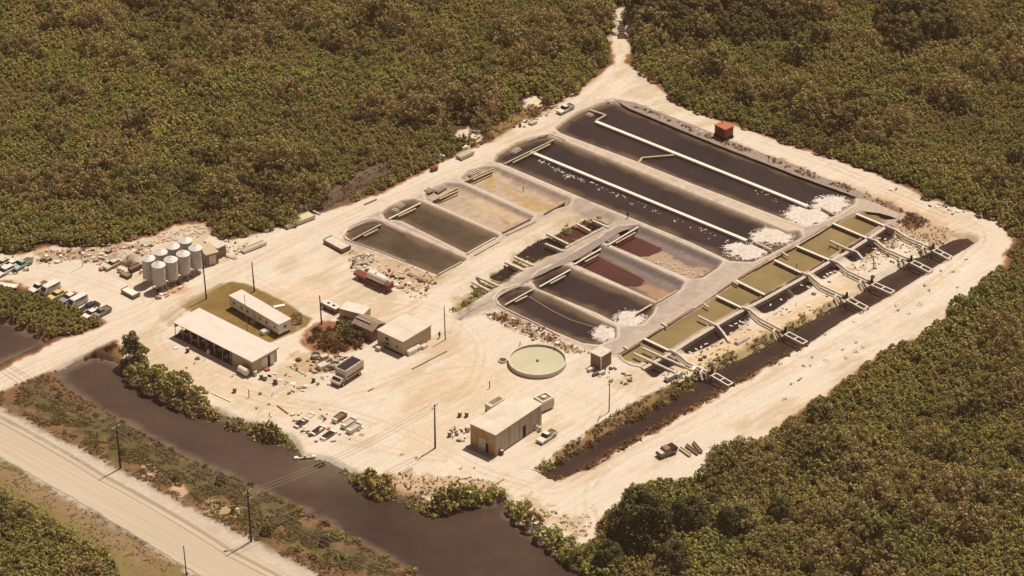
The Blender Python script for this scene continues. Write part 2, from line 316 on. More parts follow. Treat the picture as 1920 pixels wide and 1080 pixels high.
# edge fringe: dry reddish grass between clearing and forest
fr = sm(2.2, -0.4, dclear+jag)
C = C*(1-fr[..., None])+c3(0.30, 0.15, 0.07)*(0.6+0.8*n3)[..., None]*fr[..., None]
m_ = sm(0.35, -0.5, dclear+jag*0.6)[..., None]; C = C*(1-m_)+mc*m_
# zones of real ground colour
def zone(poly, col, feather=0.5, j=0.3, z=0.0, k=1.0, var=0.25):
    d = near(X, Y, PA(poly, z), 8)+jag*j
    m = sm(feather, -feather, d)*k
    cc = np.asarray(col)*(1-var/2+var*n3)[..., None]*(1-var/2+var*n2)[..., None]
    global C; C = C*(1-m[..., None])+cc*m[..., None]
zone(FIELD, (0.375, 0.315, 0.27), 1.2, 0.25, k=0.88, var=0.45)
zone(ACCESS, (0.61, 0.535, 0.44), 1.0, 0.2, k=0.8, var=0.12)
zone([(870,655),(960,700),(1000,730),(880,790),(840,860),(760,850),(740,790),(800,700)], (0.58, 0.44, 0.28), 3.0, 2.0, k=0.4)
zone([(300,660),(400,680),(520,740),(640,770),(560,790),(450,760),(380,740)], (0.56, 0.42, 0.27), 2.0, 1.5, k=0.5)
zone([(500,540),(620,590),(640,560),(560,520)], (0.66, 0.53, 0.40), 3.0, 1.5, k=0.6)
zone([(60,470),(290,455),(270,490),(180,480),(60,500)], (0.34, 0.22, 0.12), 1.0, 1.6, k=0.75)
zone([(290,545),(345,535),(352,545),(300,556)], (0.50, 0.26, 0.12), 1.0, 0.6, k=0.8)
zone([(640,470),(680,470),(830,520),(790,550),(740,530),(700,500)], (0.46, 0.34, 0.21), 1.0, 1.5, k=0.75)
zone([(1430,660),(1500,620),(1640,570),(1820,470),(1850,480),(1790,560),(1640,630),(1500,720)], (0.65, 0.585, 0.50), 2.0, 0.6, k=0.7)
zone([(1600,350),(1700,380),(1790,430),(1830,450),(1780,440),(1700,400)], (0.56, 0.40, 0.25), 1.0, 1.0, k=0.7)
zone([(1700,410),(1790,432),(1740,470),(1690,450),(1640,490),(1590,510),(1640,460)], (0.42, 0.29, 0.18), 1.0, 1.8, k=0.8)
zone([(1260,690),(1330,650),(1450,600),(1560,540),(1620,520),(1540,580),(1440,630),(1330,690),(1290,705)], (0.58, 0.45, 0.28), 1.2, 1.0, k=0.8)
zone([(1135,190),(1210,205),(1330,255),(1460,300),(1600,352),(1690,392),(1700,400),(1590,358),(1440,300),(1320,255),(1200,210),(1140,195)], (0.26, 0.15, 0.09), 0.8, 1.2, k=0.9)
zone([(905,590),(940,585),(1000,615),(1080,655),(1060,655),(980,620)], (0.33, 0.21, 0.13), 0.8, 1.0, k=0.8)
zone([(1000,220),(1100,155),(1130,140),(1100,165),(1020,212)], (0.34, 0.16, 0.07), 0.8, 0.8, k=0.5)
zone(VERGE_N, (0.175, 0.100, 0.050), 0.6, 0.3, var=0.6)
zone([(30,720),(180,770),(340,850),(480,925),(640,1010),(740,1080),(600,1050),(450,970),(300,895),(150,820),(20,760)], (0.105, 0.092, 0.034), 1.2, 3.5, k=0.9)
zone([(270,870),(350,910),(340,925),(280,890)], (0.58, 0.38, 0.26), 0.6, 1.5, k=0.9)
zone([(385,935),(440,945),(440,965),(390,960)], (0.50, 0.38, 0.20), 0.6, 1.5, k=0.7)
zone(VERGE_S, (0.215, 0.155, 0.070), 0.6, 0.3)
zone([(0,870),(130,940),(300,1045),(260,1060),(110,960),(0,905)], (0.27, 0.180, 0.105), 0.8, 1.2, k=0.8)
zone([(0,905),(110,965),(240,1060),(240,1090),(150,1010),(60,950),(0,935)], (0.20, 0.165, 0.050), 0.8, 1.0, k=0.8)
zone(HIGHWAY, (0.52, 0.45, 0.36), 1.3, 0.8, k=0.95, var=0.25)
zone(LAWN, (0.215, 0.145, 0.050), 0.35, 0.12, var=0.4)
zone([(300,600),(345,560),(400,545),(352,580),(320,610)], (0.34, 0.235, 0.12), 1.0, 0.8, k=0.6)
zone([(855,262),(862,243),(880,240),(900,248),(905,262),(885,272)], (0.62, 0.53, 0.42), 0.6, 0.8)
zone([(978,200),(985,180),(1008,176),(1025,190),(1012,205),(1000,212)], (0.62, 0.53, 0.42), 0.6, 0.8)
zone([(1146,100),(1150,30),(1160,15),(1180,15),(1182,100)], (0.60, 0.51, 0.40), 0.6, 0.4)
zone([(905,240),(1000,196),(1020,208),(930,258)], (0.22, 0.15, 0.065), 0.8, 0.8)
zone(GARDEN, (0.26, 0.12, 0.06), 0.5, 0.5, var=0.5)
zone([(545,660),(600,665),(650,690),(600,700),(540,690)], (0.42, 0.29, 0.15), 0.8, 1.8, k=0.7)
# bank strips
zone([(1018,886),(1100,836),(1200,775),(1320,706),(1295,700),(1240,730),(1150,775),(1060,835),(1000,880)], (0.27, 0.165, 0.075), 0.7, 1.0)
zone([(1300,706),(1400,668),(1500,615),(1570,575),(1560,565),(1480,605),(1380,655),(1310,690)], (0.40, 0.31, 0.17), 0.6, 0.9)
zone([(1040,902),(1110,878),(1260,792),(1400,712),(1500,655),(1515,648),(1500,640),(1380,700),(1240,775),(1100,860),(1030,890)], (0.29, 0.15, 0.08), 0.4, 0.7)
zone([(640,900),(720,925),(860,940),(945,930),(940,905),(860,895),(760,890),(700,885)], (0.46, 0.31, 0.17), 0.8, 1.8, k=0.8)
zone([(975,955),(1060,1000),(1100,1010),(1110,975),(1040,960),(990,930)], (0.50, 0.37, 0.24), 0.8, 1.8, k=0.8)
zone([(230,690),(262,716),(350,760),(420,775),(500,806),(548,828),(562,858),(640,886),(740,920),(830,950),(950,932),(950,950),(830,965),(720,935),(610,880),(540,840),(400,790),(250,735)], (0.36, 0.235, 0.13), 0.9, 1.3, k=0.85)
zone([(1684,416),(1708,400),(1740,414),(1728,428),(1704,432)], (0.15, 0.09, 0.06), 0.7, 1.2)
zone(MID, (0.42, 0.35, 0.20), 0.8, 1.2, k=0.85)
zone([(838,578),(880,545),(960,500),(975,510),(900,555),(860,582)], (0.23, 0.19, 0.085), 0.8, 1.4, k=0.85)
for ln in ([(872,492),(722,426),(718,420),(731,416),(880,480)], [(932,449),(792,387),(800,382),(940,440)], [(1000,413),(868,352),(872,345),(1008,404)],
           [(1080,372),(935,309),(932,300),(1092,369)], [(1480,445),(1052,268),(1035,255),(1050,250),(1200,308),(1490,422),(1510,430),(1500,436)],
           [(1128,592),(1012,546),(1004,540),(1140,590)], [(1215,566),(1082,508),(1078,500),(1090,500),(1228,561)], [(1290,530),(1135,464),(1132,458),(1146,462),(1300,526)]):
    zone(ln, (0.54, 0.45, 0.365), 0.4, 0.2, k=0.85, var=0.35)
# wheel tracks worn into the marl
def ruts(pts, off=0.9, wd=0.28, k=0.5, col=marl2):
    p = PA(pts)
    d = np.full(X.shape, 99.0); x0, y0 = p.min(0)-3; x1, y1 = p.max(0)+3; m = (X > x0) & (X < x1) & (Y > y0) & (Y < y1); xs, ys = X[m], Y[m]; dd = np.full(xs.shape, 1e9)
    for i in range(len(p)-1):
        ax, ay = p[i]; ex, ey = p[i+1]-p[i]; t = np.clip(((xs-ax)*ex+(ys-ay)*ey)/(ex*ex+ey*ey), 0, 1); dd = np.minimum(dd, np.hypot(xs-ax-t*ex, ys-ay-t*ey))
    d[m] = dd; w = sm(wd+0.25, wd-0.1, np.abs(d-off)+0.5*(n3-0.5))*k*sm(0.35, 0.6, n2+0.1)
    blend(w, col)
def smooth(pts, n=6):
    o = []
    for i in range(len(pts)-1):
        p0, p1, p2, p3 = pts[max(i-1, 0)], pts[i], pts[i+1], pts[min(i+2, len(pts)-1)]
        for s in range(n):
            t = s/n; o.append(tuple(0.5*(2*p1[k]+(p2[k]-p0[k])*t+(2*p0[k]-5*p1[k]+4*p2[k]-p3[k])*t*t+(3*p1[k]-p0[k]-3*p2[k]+p3[k])*t**3) for k in (0, 1)))
    return o+[pts[-1]]
for pts, k in (([(1115,985),(1105,930),(1130,880),(1240,820),(1400,735),(1560,655),(1700,570),(1800,490),(1840,440),(1790,410),(1700,375),(1560,310)], .6), ([(950,905),(1040,920),(1140,870),(1300,790),(1480,690),(1640,600),(1760,520)], .5), ([(1140,865),(1330,760),(1500,680),(1680,590),(1790,510)], .45),
   ([(340,575),(290,625),(330,670),(430,730),(560,760),(700,735),(820,700),(900,690)], .55), ([(400,700),(520,745),(640,770),(780,820),(900,880),(1010,915)], .55), ([(640,560),(560,560),(470,520)], .4), ([(700,560),(800,575),(860,600),(900,650),(880,720),(800,770),(700,800)], .5), ([(860,600),(830,660),(760,700),(640,740)], .4),
   ([(930,860),(1000,840),(1090,790),(1160,740),(1180,700)], .45), ([(0,715),(110,665),(230,612),(350,550),(470,492),(640,408),(800,345),(960,275),(1060,225),(1130,165)], .45), ([(0,722),(120,668),(260,600),(400,530),(560,450),(720,380)], .35), ([(200,500),(280,560),(200,600)], .4), ([(90,510),(180,530),(260,560)], .35),
   ([(1155,80),(1158,130),(1120,185)], .4), ([(1158,130),(1220,180),(1330,225),(1500,290),(1660,350),(1780,400),(1860,440)], .45), ([(560,600),(600,690),(560,740)], .3), ([(830,860),(760,850),(620,820),(500,790),(420,740)], .4), ([(1050,730),(1120,760),(1100,800)], .3)):
    q_ = smooth(pts); ruts(q_, .95, .3, k); 
    if k > .44: ruts([(x+9, y+7) for x, y in q_], .95, .22, k*.8, marl3)
# ------------------------------------------------------------------ excavations
WATER = []     # (name, cells mask, z, material)
def dig(poly, zw, slope, depth, name=None, mt=None, nat=0.0, bank=None, bw=1.2, bedcol=None, kk=1.0, grow=0.0, lip=0.0):
    global H, C
    d = near(X, Y, PA(poly, zw), 9)-grow+nat*((n3-0.5)*1.6+(n2-0.5)*2)
    h = np.maximum(zw+d*slope, zw-depth)
    inside = (h < H) & (d < 50)
    if bank is not None:
        m = sm(bw+0.5, bw-0.2, d)*kk
        C = C*(1-m[..., None])+(np.asarray(bank)*(0.75+0.5*n3)[..., None])*m[..., None]
    if lip:
        dl = d+zw/slope; m = sm(0.42, 0.12, np.abs(dl-0.30))*lip*sm(0.25, 0.55, n2+0.25*n3); C = C*(1-m[..., None])+c3(0.60, 0.535, 0.455)*m[..., None]
    if bedcol is not None:
        m = sm(0.2, -0.2, d)
        C = C*(1-m[..., None])+(np.asarray(bedcol)*(0.60+0.45*n3+0.38*stp)[..., None])*m[..., None]
    H = np.where(inside, h, H)
    if name: WATER.append((name, d < (-zw+0.3)/slope*0.55+0.5, zw, mt, d))
brown = (0.20, 0.125, 0.075); tan = (0.46, 0.36, 0.24)
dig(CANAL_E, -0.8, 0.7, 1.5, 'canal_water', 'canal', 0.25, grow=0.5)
dig(CANAL_F, -1.1, 0.9, 1.5, 'canal_water', 'canal', 0.35, (0.22, 0.11, 0.06), 1.0)
dig(CANAL_D, -0.95, 0.66, 1.5, 'canal_water', 'narrow', 0.30, grow=0.5)
dig(DITCH_N, -0.4, 0.3, 0.3, None, None, 0.5, (0.15, 0.105, 0.07), 1.3, (0.105, 0.075, 0.06))
for q in (B1, B2): dig(q, -0.55, 0.8, 1.2, 'pond_water', 'pond', 0.0, (0.34, 0.26, 0.18), 0.35, lip=0.9, grow=0.3)
for q in (R1, R2): dig(q, -0.5, 0.95, 1.2, 'pond_water', 'pond', 0.0, (0.27, 0.19, 0.135), 0.3, lip=0.9, grow=0.3)
for q in (L1, L2): dig(q, -0.5, 0.95, 1.2, 'pond_water', 'pondlight', 0.0, (0.30, 0.205, 0.14), 0.25, lip=0.9, grow=0.4)
for q in (L3, L4): dig(q, -0.6, 0.7, 0.35, None, None, 0.0, (0.33, 0.255, 0.20), 0.6, (0.41, 0.325, 0.245), lip=0.7)
for q in (R3, R4): dig(q, -0.6, 0.7, 0.6, None, None, 0.0, (0.22, 0.175, 0.16), 0.6, (0.19, 0.140, 0.115), lip=0.7)
dig(MID, -0.75, 0.5, 0.25, None, None, 0.5)
dig([(1046,446),(1083,427),(1108,433),(1074,453)], -0.95, 0.6, 0.6, 'ditch_water', 'red', 0.3, (0.2, 0.13, 0.08), 0.6)
dig([(1098,421),(1112,416),(1132,425),(1120,431)], -0.95, 0.6, 0.6, 'ditch_water', 'pit', 0.2, (0.2, 0.13, 0.08), 0.5)
dig([(980,478),(1005,462),(1030,452),(1058,463),(1035,478),(1005,487)], -0.95, 0.6, 0.6, 'ditch_water', 'pit', 0.5, (0.20, 0.15, 0.08), 0.8)
dig([(925,517),(955,503),(968,508),(945,523)], -0.95, 0.6, 0.6, 'ditch_water', 'pit', 0.5, (0.20, 0.16, 0.08), 0.6)
dig(R3W, -1.1, 0.9, 0.5, 'pond_water', 'red', 0.1)
dig(R4W, -1.1, 0.9, 0.5, 'pond_water', 'red', 0.1)
dig(CHAN, -0.55, 1.2, 1.0, 'channel_water', 'chan', 0.0, (0.40, 0.30, 0.22), 0.9)
for q in PITS: dig(q, -0.95, 1.0, 0.6, 'pit_water', 'pit', 0.25, (0.085, 0.050, 0.035), 0.9)
dig([(1620,389),(1640,380),(1662,386),(1682,400),(1672,411),(1655,414),(1636,402)], -0.7, 0.5, 0.3, None, None, 0.2, (0.30, 0.21, 0.15), 1.0, (0.33, 0.23, 0.15))
# colours of the drained pond beds
gl = c3(0.20, 0.165, 0.155)
zone([(1128,468),(1140,470),(1278,532),(1272,543),(1240,532),(1190,505),(1150,485)], gl, 0.4, 0.1, -0.6, 0.9)
zone([(1197,430),(1346,494),(1335,500),(1290,485),(1240,462),(1190,440)], gl, 0.4, 0.1, -0.6, 0.9)
zone([(1210,478),(1240,470),(1290,492),(1325,508),(1300,520),(1260,505)], (0.42, 0.31, 0.215), 0.5, 1.8, -0.6, 0.9)
zone([(1195,535),(1215,530),(1262,545),(1240,560),(1222,553)], (0.37, 0.23, 0.145), 0.5, 0.9, -0.6, 0.9)
zone([(903,341),(918,334),(935,345),(985,365),(1010,382),(1040,385),(1035,395),(985,385),(935,352),(915,350)], (0.43, 0.30, 0.13), 0.3, 1.6, -0.9, 0.75)
zone([(930,322),(960,332),(1050,372),(1045,378),(980,352)], (0.33, 0.235, 0.19), 0.5, 0.9, -0.9, 0.8)
zone([(932,404),(940,402),(958,420),(952,424)], (0.36, 0.21, 0.09), 0.3, 0.5, -0.9, 0.9)
zone([(880,360),(930,385),(975,410),(960,418),(900,392)], (0.52, 0.40, 0.26), 0.5, 1.2, -0.9, 0.7)
# dikes get a lighter travelled crown
def hz(x, y):
    i = int(min(max((x-gx[0])/ST, 0), NXg-2)); j = int(min(max((y-gy[0])/ST, 0), NYg-2))
    return float(H[j, i])
# build the ground: inner grid plus far skirts reaching the horizon
nv = NXg*NYg
co = np.stack([X.ravel(), Y.ravel(), H.ravel()], 1)
idx = np.arange(nv).reshape(NYg, NXg)
q = np.stack([idx[:-1, :-1], idx[:-1, 1:], idx[1:, 1:], idx[1:, :-1]], -1).reshape(-1, 4)
def ringcol(n): return np.tile(np.append(floor_, 1.0), (n, 1))
bx = [gx[0], gx[-1]]; by = [gy[0], gy[-1]]; far = 2500
H[0, :] = H[-1, :] = 0; H[:, 0] = H[:, -1] = 0; co[:, 2] = H.ravel()
ext = np.array([(-far, -far, 0), (far, -far, 0), (far, far, 0), (-far, far, 0)], float)
c00, c10, c11, c01 = idx[0, 0], idx[0, -1], idx[-1, -1], idx[-1, 0]
e = nv+np.arange(4)
q2 = np.array([(e[0], e[1], c10, c00), (e[1], e[2], c11, c10), (e[2], e[3], c01, c11), (e[3], e[0], c00, c01)])
co = np.vstack([co, ext]); q = np.vstack([q, q2])
me = bpy.data.meshes.new('ground'); me.vertices.add(len(co)); me.vertices.foreach_set('co', co.astype(np.float32).ravel())
me.loops.add(len(q)*4); me.loops.foreach_set('vertex_index', q.astype(np.int32).ravel())
me.polygons.add(len(q)); me.polygons.foreach_set('loop_start', np.arange(0, len(q)*4, 4, dtype=np.int32))
me.polygons.foreach_set('use_smooth', np.ones(len(q), bool)); me.update(calc_edges=True)
ca = me.attributes.new('soil', 'FLOAT_COLOR', 'POINT')
cc = np.concatenate([np.concatenate([C.reshape(-1, 3), np.ones((nv, 1))], 1), ringcol(4)]); ca.data.foreach_set('color', cc.astype(np.float32).ravel())
gm = bpy.data.materials.new('ground_soil'); gm.use_nodes = True; t = gm.node_tree; b = t.nodes['Principled BSDF']
b.inputs['Roughness'].default_value = 0.92; b.inputs['Specular IOR Level'].default_value = 0.1
at = t.nodes.new('ShaderNodeAttribute'); at.attribute_name = 'soil'
tc = t.nodes.new('ShaderNodeTexCoord')
def noise(scale, det, src=None):
    n = t.nodes.new('ShaderNodeTexNoise'); n.inputs['Scale'].default_value = scale; n.inputs['Detail'].default_value = det
    t.links.new(src or tc.outputs['Object'], n.inputs['Vector']); return n
nA = noise(1.6, 6); mr = t.nodes.new('ShaderNodeMapRange'); mr.inputs[1].default_value = 0.3; mr.inputs[2].default_value = 0.7; mr.inputs[3].default_value = 0.90; mr.inputs[4].default_value = 1.05
t.links.new(nA.outputs['Fac'], mr.inputs[0])
mp = t.nodes.new('ShaderNodeMapping'); mp.vector_type = 'TEXTURE'; mp.inputs['Rotation'].default_value = (0, 0, 0.80); mp.inputs['Scale'].default_value = (14, 1.1, 1); t.links.new(tc.outputs['Object'], mp.inputs[0])
nB = noise(1.0, 4, mp.outputs[0]); mr2 = t.nodes.new('ShaderNodeMapRange'); mr2.inputs[1].default_value = 0.35; mr2.inputs[2].default_value = 0.65; mr2.inputs[3].default_value = 0.955; mr2.inputs[4].default_value = 1.03
t.links.new(nB.outputs['Fac'], mr2.inputs[0])
mm = t.nodes.new('ShaderNodeMath'); mm.operation = 'MULTIPLY'; t.links.new(mr.outputs[0], mm.inputs[0]); t.links.new(mr2.outputs[0], mm.inputs[1])
vs = t.nodes.new('ShaderNodeVectorMath'); vs.operation = 'SCALE'; t.links.new(at.outputs['Color'], vs.inputs[0]); t.links.new(mm.outputs[0], vs.inputs['Scale'])
t.links.new(vs.outputs[0], b.inputs['Base Color'])
nC = noise(2.5, 5); bp = t.nodes.new('ShaderNodeBump'); bp.inputs['Distance'].default_value = 0.05; t.links.new(nC.outputs['Fac'], bp.inputs['Height']); t.links.new(bp.outputs[0], b.inputs['Normal'])
me.materials.append(gm)
ground = bpy.data.objects.new('ground', me); COL.objects.link(ground); tag(ground, kind='structure')
PAINTED_REFLECTION = P(612, 878, -0.8)  # centre of a light reflection painted into the canal water as a paler patch
def sheet(name, mask, z, m, dd):
    jj, ii = np.nonzero(mask[:-1, :-1] & mask[1:, 1:] & mask[:-1, 1:] & mask[1:, :-1])
    if not len(jj): return
    used = np.stack([idx[jj, ii], idx[jj, ii+1], idx[jj+1, ii+1], idx[jj+1, ii]], -1); u, inv = np.unique(used, return_inverse=True)
    me = bpy.data.meshes.new(name); v = np.stack([X.ravel()[u], Y.ravel()[u], np.full(len(u), z)], 1)
    me.vertices.add(len(u)); me.vertices.foreach_set('co', v.astype(np.float32).ravel()); k = len(jj)
    me.loops.add(k*4); me.loops.foreach_set('vertex_index', inv.reshape(-1).astype(np.int32)); me.polygons.add(k); me.polygons.foreach_set('loop_start', np.arange(0, k*4, 4, dtype=np.int32))
    me.update(calc_edges=True); sh = sm(-2.6, 0.2, dd.ravel()[u]+(n2.ravel()[u]-0.5)*3.0); sh = np.maximum(sh, 0.75*np.exp(-((X.ravel()[u]-PAINTED_REFLECTION.x)**2/60+(Y.ravel()[u]-PAINTED_REFLECTION.y)**2/40)+1.2*(n2.ravel()[u]-0.5))); at_ = me.attributes.new('shallow_and_reflection', 'FLOAT', 'POINT'); at_.data.foreach_set('value', sh.astype(np.float32)); me.materials.append(M[m]); o = bpy.data.objects.new(name, me); COL.objects.link(o); tag(o, kind='structure')  # paler at the shallow margins, plus the painted reflection near the pump float
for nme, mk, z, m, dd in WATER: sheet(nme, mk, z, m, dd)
# roads as sheets laid just over the ground
def road(name, poly, z, m, jit=0.0, n=10):
    p = PA(poly); out = []
    for i in range(len(p)):
        a, b_ = p[i], p[(i+1) % len(p)]; L = np.linalg.norm(b_-a); k = max(1, int(L/1.0)) if jit else 1
        for s in range(k):
            w = a+(b_-a)*s/k; 
            if jit: w = w+(np.array([fbm(w[0], w[1], .6, 3), fbm(w[0]+40, w[1], .6, 3)])-0.5)*jit
            out.append(w)
    import mathutils
    me = bpy.data.meshes.new(name); vs_ = [(a[0], a[1], z) for a in out]
    tr_ = mathutils.geometry.tessellate_polygon([[Vector(v) for v in vs_]])
    me.from_pydata(vs_, [], [tuple(x) for x in tr_]); me.materials.append(m)
    import bmesh
    bm = bmesh.new(); bm.from_mesh(me); bmesh.ops.recalc_face_normals(bm, faces=bm.faces)
    if bm.faces[0].normal.z < 0: bmesh.ops.reverse_faces(bm, faces=bm.faces)
    bm.to_mesh(me); bm.free()
    o = bpy.data.objects.new(name, me); COL.objects.link(o); return tag(o, kind='structure')
hw = math.atan2(*(PA([(0,764)])[0]-PA([(600,1080)])[0])[::-1])
rm = mat('road_surface', (0.50, 0.425, 0.325), 0.9, vary=0.10, scale=1.0, col2=(0.43, 0.36, 0.27), bump=0.02)
rs = mat('road_shoulder', (0.60, 0.515, 0.40), 0.9, vary=0.12, scale=0.5, bump=0.02)
t = rm.node_tree; mpn = t.nodes.new('ShaderNodeMapping'); mpn.vector_type = 'TEXTURE'; mpn.inputs['Rotation'].default_value = (0, 0, hw); mpn.inputs['Scale'].default_value = (60, 1.3, 1)
tcn = [n for n in t.nodes if n.type == 'TEX_COORD'][0]; nzn = [n for n in t.nodes if n.type == 'TEX_NOISE'][0]
t.links.new(tcn.outputs['Object'], mpn.inputs[0]); t.links.new(mpn.outputs[0], nzn.inputs['Vector'])
road('road', [(-140,712),(0,787),(225,905),(470,1040),(640,1130),(690,1155),(530,1155),(370,1076),(207,975),(0,856),(-140,788)], 0.075, rm, 0.8)
dk = mat('grey_dike_road', (0.30, 0.245, 0.21), 0.9, vary=0.12, scale=1.2, bump=0.02)
road('dike_road', [(858,598),(905,572),(960,543),(1010,512),(1060,484),(1110,455),(1140,437),(1160,424),(1186,426),(1160,437),(1128,458),(1085,485),(1040,503),(1000,522),(975,537),(945,546),(928,560),(905,573),(880,584),(865,601)], 0.075, dk, 0.3)
dk2 = mat('pale_dike_road', (0.47, 0.395, 0.325), 0.9, vary=0.12, scale=1.2, bump=0.02)
road('dike_road', [(1146,664),(1190,634),(1215,618),(1260,590),(1300,562),(1330,540),(1365,512),(1400,498),(1440,488),(1480,465),(1520,440),(1560,418),(1595,398),(1606,385),(1612,372),(1640,380),(1690,402),(1682,410),(1650,400),(1612,396),(1580,410),(1520,447),(1460,480),(1380,526),(1310,574),(1230,624),(1160,664)], 0.075, dk2, 0.4)
road('dike_road', [(1150,186),(1190,192),(1320,243),(1460,300),(1560,340),(1640,374),(1630,380),(1600,368),(1500,332),(1330,266),(1180,204)], 0.07, dk, 0.3)
# ------------------------------------------------------------------ vegetation
def leaf_quads(centers, normals, size, seed, aspect=1.15, jitter=0.42):
    r = np.random.default_rng(seed); n = len(centers)
    nn = normals+r.normal(0, jitter, (n, 3)); nn /= np.linalg.norm(nn, axis=1, keepdims=True)
    a = np.cross(nn, r.normal(0, 1, (n, 3))); a /= np.linalg.norm(a, axis=1, keepdims=True); b = np.cross(nn, a)
    s = size*(0.6+0.8*r.random(n))[:, None]
    L = s*aspect*0.5; Wd = s*0.5
    return np.stack([centers-a*L, centers-b*Wd*0.8+nn*s*0.08, centers+a*L, centers+b*Wd*0.8+nn*s*0.08], 1)
def crown(seed, R_=2.2, H_=3.4, base=0.7, clumps=16, leaves=560, size=0.42, clr=0.42, flat=1.0, ragged=0.3, aspect=1.15):
    """lumpy crown: leaf clumps spread over several overlapping lobes, gaps between them"""
    r = np.random.default_rng(seed); cs = []; rad = []
    for k in range(clumps):
        th = r.random()*2*math.pi; u = r.random()**0.55; ph = u
        rr = R_*(0.25+0.62*ph); zz = base+(H_-base)*(1-ph**1.8)*(0.55+0.45*r.random())*flat
        cs.append((rr*math.cos(th), rr*math.sin(th), max(base, zz-0.3))); rad.append(R_*clr*(0.65+0.6*r.random()))
    cs = np.array(cs); rad = np.array(rad)
    k = r.integers(0, clumps, leaves); d = r.normal(0, 1, (leaves, 3)); d[:, 2] = np.abs(d[:, 2])*1.1-0.25
    d /= np.linalg.norm(d, axis=1, keepdims=True)
    rr = rad[k]*(1-ragged*r.random(leaves))
    c = cs[k]+d*rr[:, None]; c[:, 2] = np.maximum(c[:, 2], 0.15)
    ctone = r.random(clumps)[k]*0.5+r.random(leaves)*0.5
    return leaf_quads(c, d, size, seed+1, aspect), ctone
def trunk_mb(seed, H_=3.0, r0=0.12, limbs=4, spread=1.2):
    r = random.Random(seed); m = MB()
    m.tube([(0, 0, -0.3), (0.08, 0.03, H_*0.3), (0.02, -0.06, H_*0.62)], [r0, r0*0.8, r0*0.55], 6)
    for k in range(limbs):
        a = 6.283*k/limbs+r.random(); s = spread*(0.7+0.5*r.random()); z0 = H_*(0.28+0.1*k/limbs)
        m.tube([(0.05, 0, z0), (s*0.5*math.cos(a), s*0.5*math.sin(a), z0+H_*0.18), (s*math.cos(a), s*math.sin(a), z0+H_*0.42)], [r0*0.55, r0*0.4, r0*0.15], 5)
    return m
protos = {}
def plant(kind, label, cat, loc, s=1.0, rz=0.0, group=None, name='mangrove_tree', sz=None):
    """thing > trunk, crown; copies share their meshes"""
    pr = protos[kind]; rt = thing(name, label, cat, loc, rz, group); rt.scale = (s, s, sz or s)
    for nm, me in (('trunk', pr[0]), ('crown', pr[1])):
        o = bpy.data.objects.new(nm, me); COL.objects.link(o); o.parent = rt
    return rt
def mkproto(kind, seed, mt, th=None, tr=True, **k):
    q_, tn = crown(seed, **k)
    o = quads_object('crown', q_, M[mt], tn); me = o.data; bpy.data.objects.remove(o)
    t_ = trunk_mb(seed, (th or k.get('H_', 3.4)*0.85), 0.06*k.get('R_', 2.2), 4, k.get('R_', 2.2)*0.55)
    o = t_.build('trunk', M['bark']); tm = o.data; bpy.data.objects.remove(o)
    protos[kind] = (tm, me)
mkproto('green0', 11, 'leafgreen', R_=2.1, H_=2.9, clumps=42, leaves=760, size=0.38, clr=0.20)
mkproto('green1', 23, 'leafgreen', R_=2.4, H_=3.3, clumps=52, leaves=940, size=0.38, clr=0.19)
mkproto('green2', 37, 'leafgreen', R_=1.9, H_=2.5, clumps=34, leaves=620, size=0.42, clr=0.23)
mkproto('bright', 41, 'leafbright', R_=2.0, H_=2.8, clumps=36, leaves=640, size=0.40, clr=0.21)
mkproto('brown', 53, 'leafbrown', R_=2.9, H_=4.6, clumps=60, leaves=2300, size=0.22, clr=0.20, aspect=1.3, ragged=0.5)
mkproto('dark', 61, 'leafdark', R_=2.4, H_=3.8, clumps=46, leaves=900, size=0.38, clr=0.20)
mkproto('bush', 71, 'leafbright', R_=1.8, H_=1.9, base=0.2, clumps=14, leaves=600, size=0.30)
mkproto('rusty', 83, 'leafred', R_=1.6, H_=1.6, base=0.1, clumps=12, leaves=520, size=0.22, ragged=0.4, aspect=2.0)
mkproto('big', 97, 'leafdeep', R_=6.0, H_=9.5, base=0.8, clumps=80, leaves=6500, size=0.50, clr=0.22, ragged=0.3)
mkproto('tall', 101, 'leafdark', R_=3.0, H_=6.8, base=1.0, clumps=34, leaves=2400, size=0.42, clr=0.32)
mkproto('scrub', 113, 'dry', R_=1.2, H_=1.1, base=0.05, clumps=10, leaves=260, size=0.22, ragged=0.5)
# --- positions of the forest canopy
pc = PA(CLEAR)
excl = [PA(p) for p in (CANAL_E, CANAL_F, HIGHWAY, VERGE_N, VERGE_S)]
sp = 2.35
qx = np.arange(-172, 172, sp); qy = np.arange(-132, 182, sp*0.92)
TX, TY = np.meshgrid(qx, qy); TX = TX+((np.arange(len(qy)) % 2)*sp*0.5)[:, None]
TX = (TX+rng.uniform(-0.8, 0.8, TX.shape)).ravel(); TY = (TY+rng.uniform(-0.8, 0.8, TY.shape)).ravel()
dC = sdist(TX, TY, pc); ok = dC > 1.0+1.2*(fbm(TX, TY, 0.12)-0.5)*2
for e_ in excl: ok &= sdist(TX, TY, e_) > 1.3
def cpx(x, y, z=0):
    """photo pixel of a ground point"""
    f = np.array([0, math.cos(PITCH), -math.sin(PITCH)]); u = np.array([0, math.sin(PITCH), math.cos(PITCH)])
    d = np.stack([x-CAM.x, y-CAM.y, np.full_like(np.asarray(x, float), z-CAM.z)], -1); w = d@f
    return 960+FPX*d[..., 0]/w, 540-FPX*(d@u)/w
PX, PY = cpx(TX, TY)
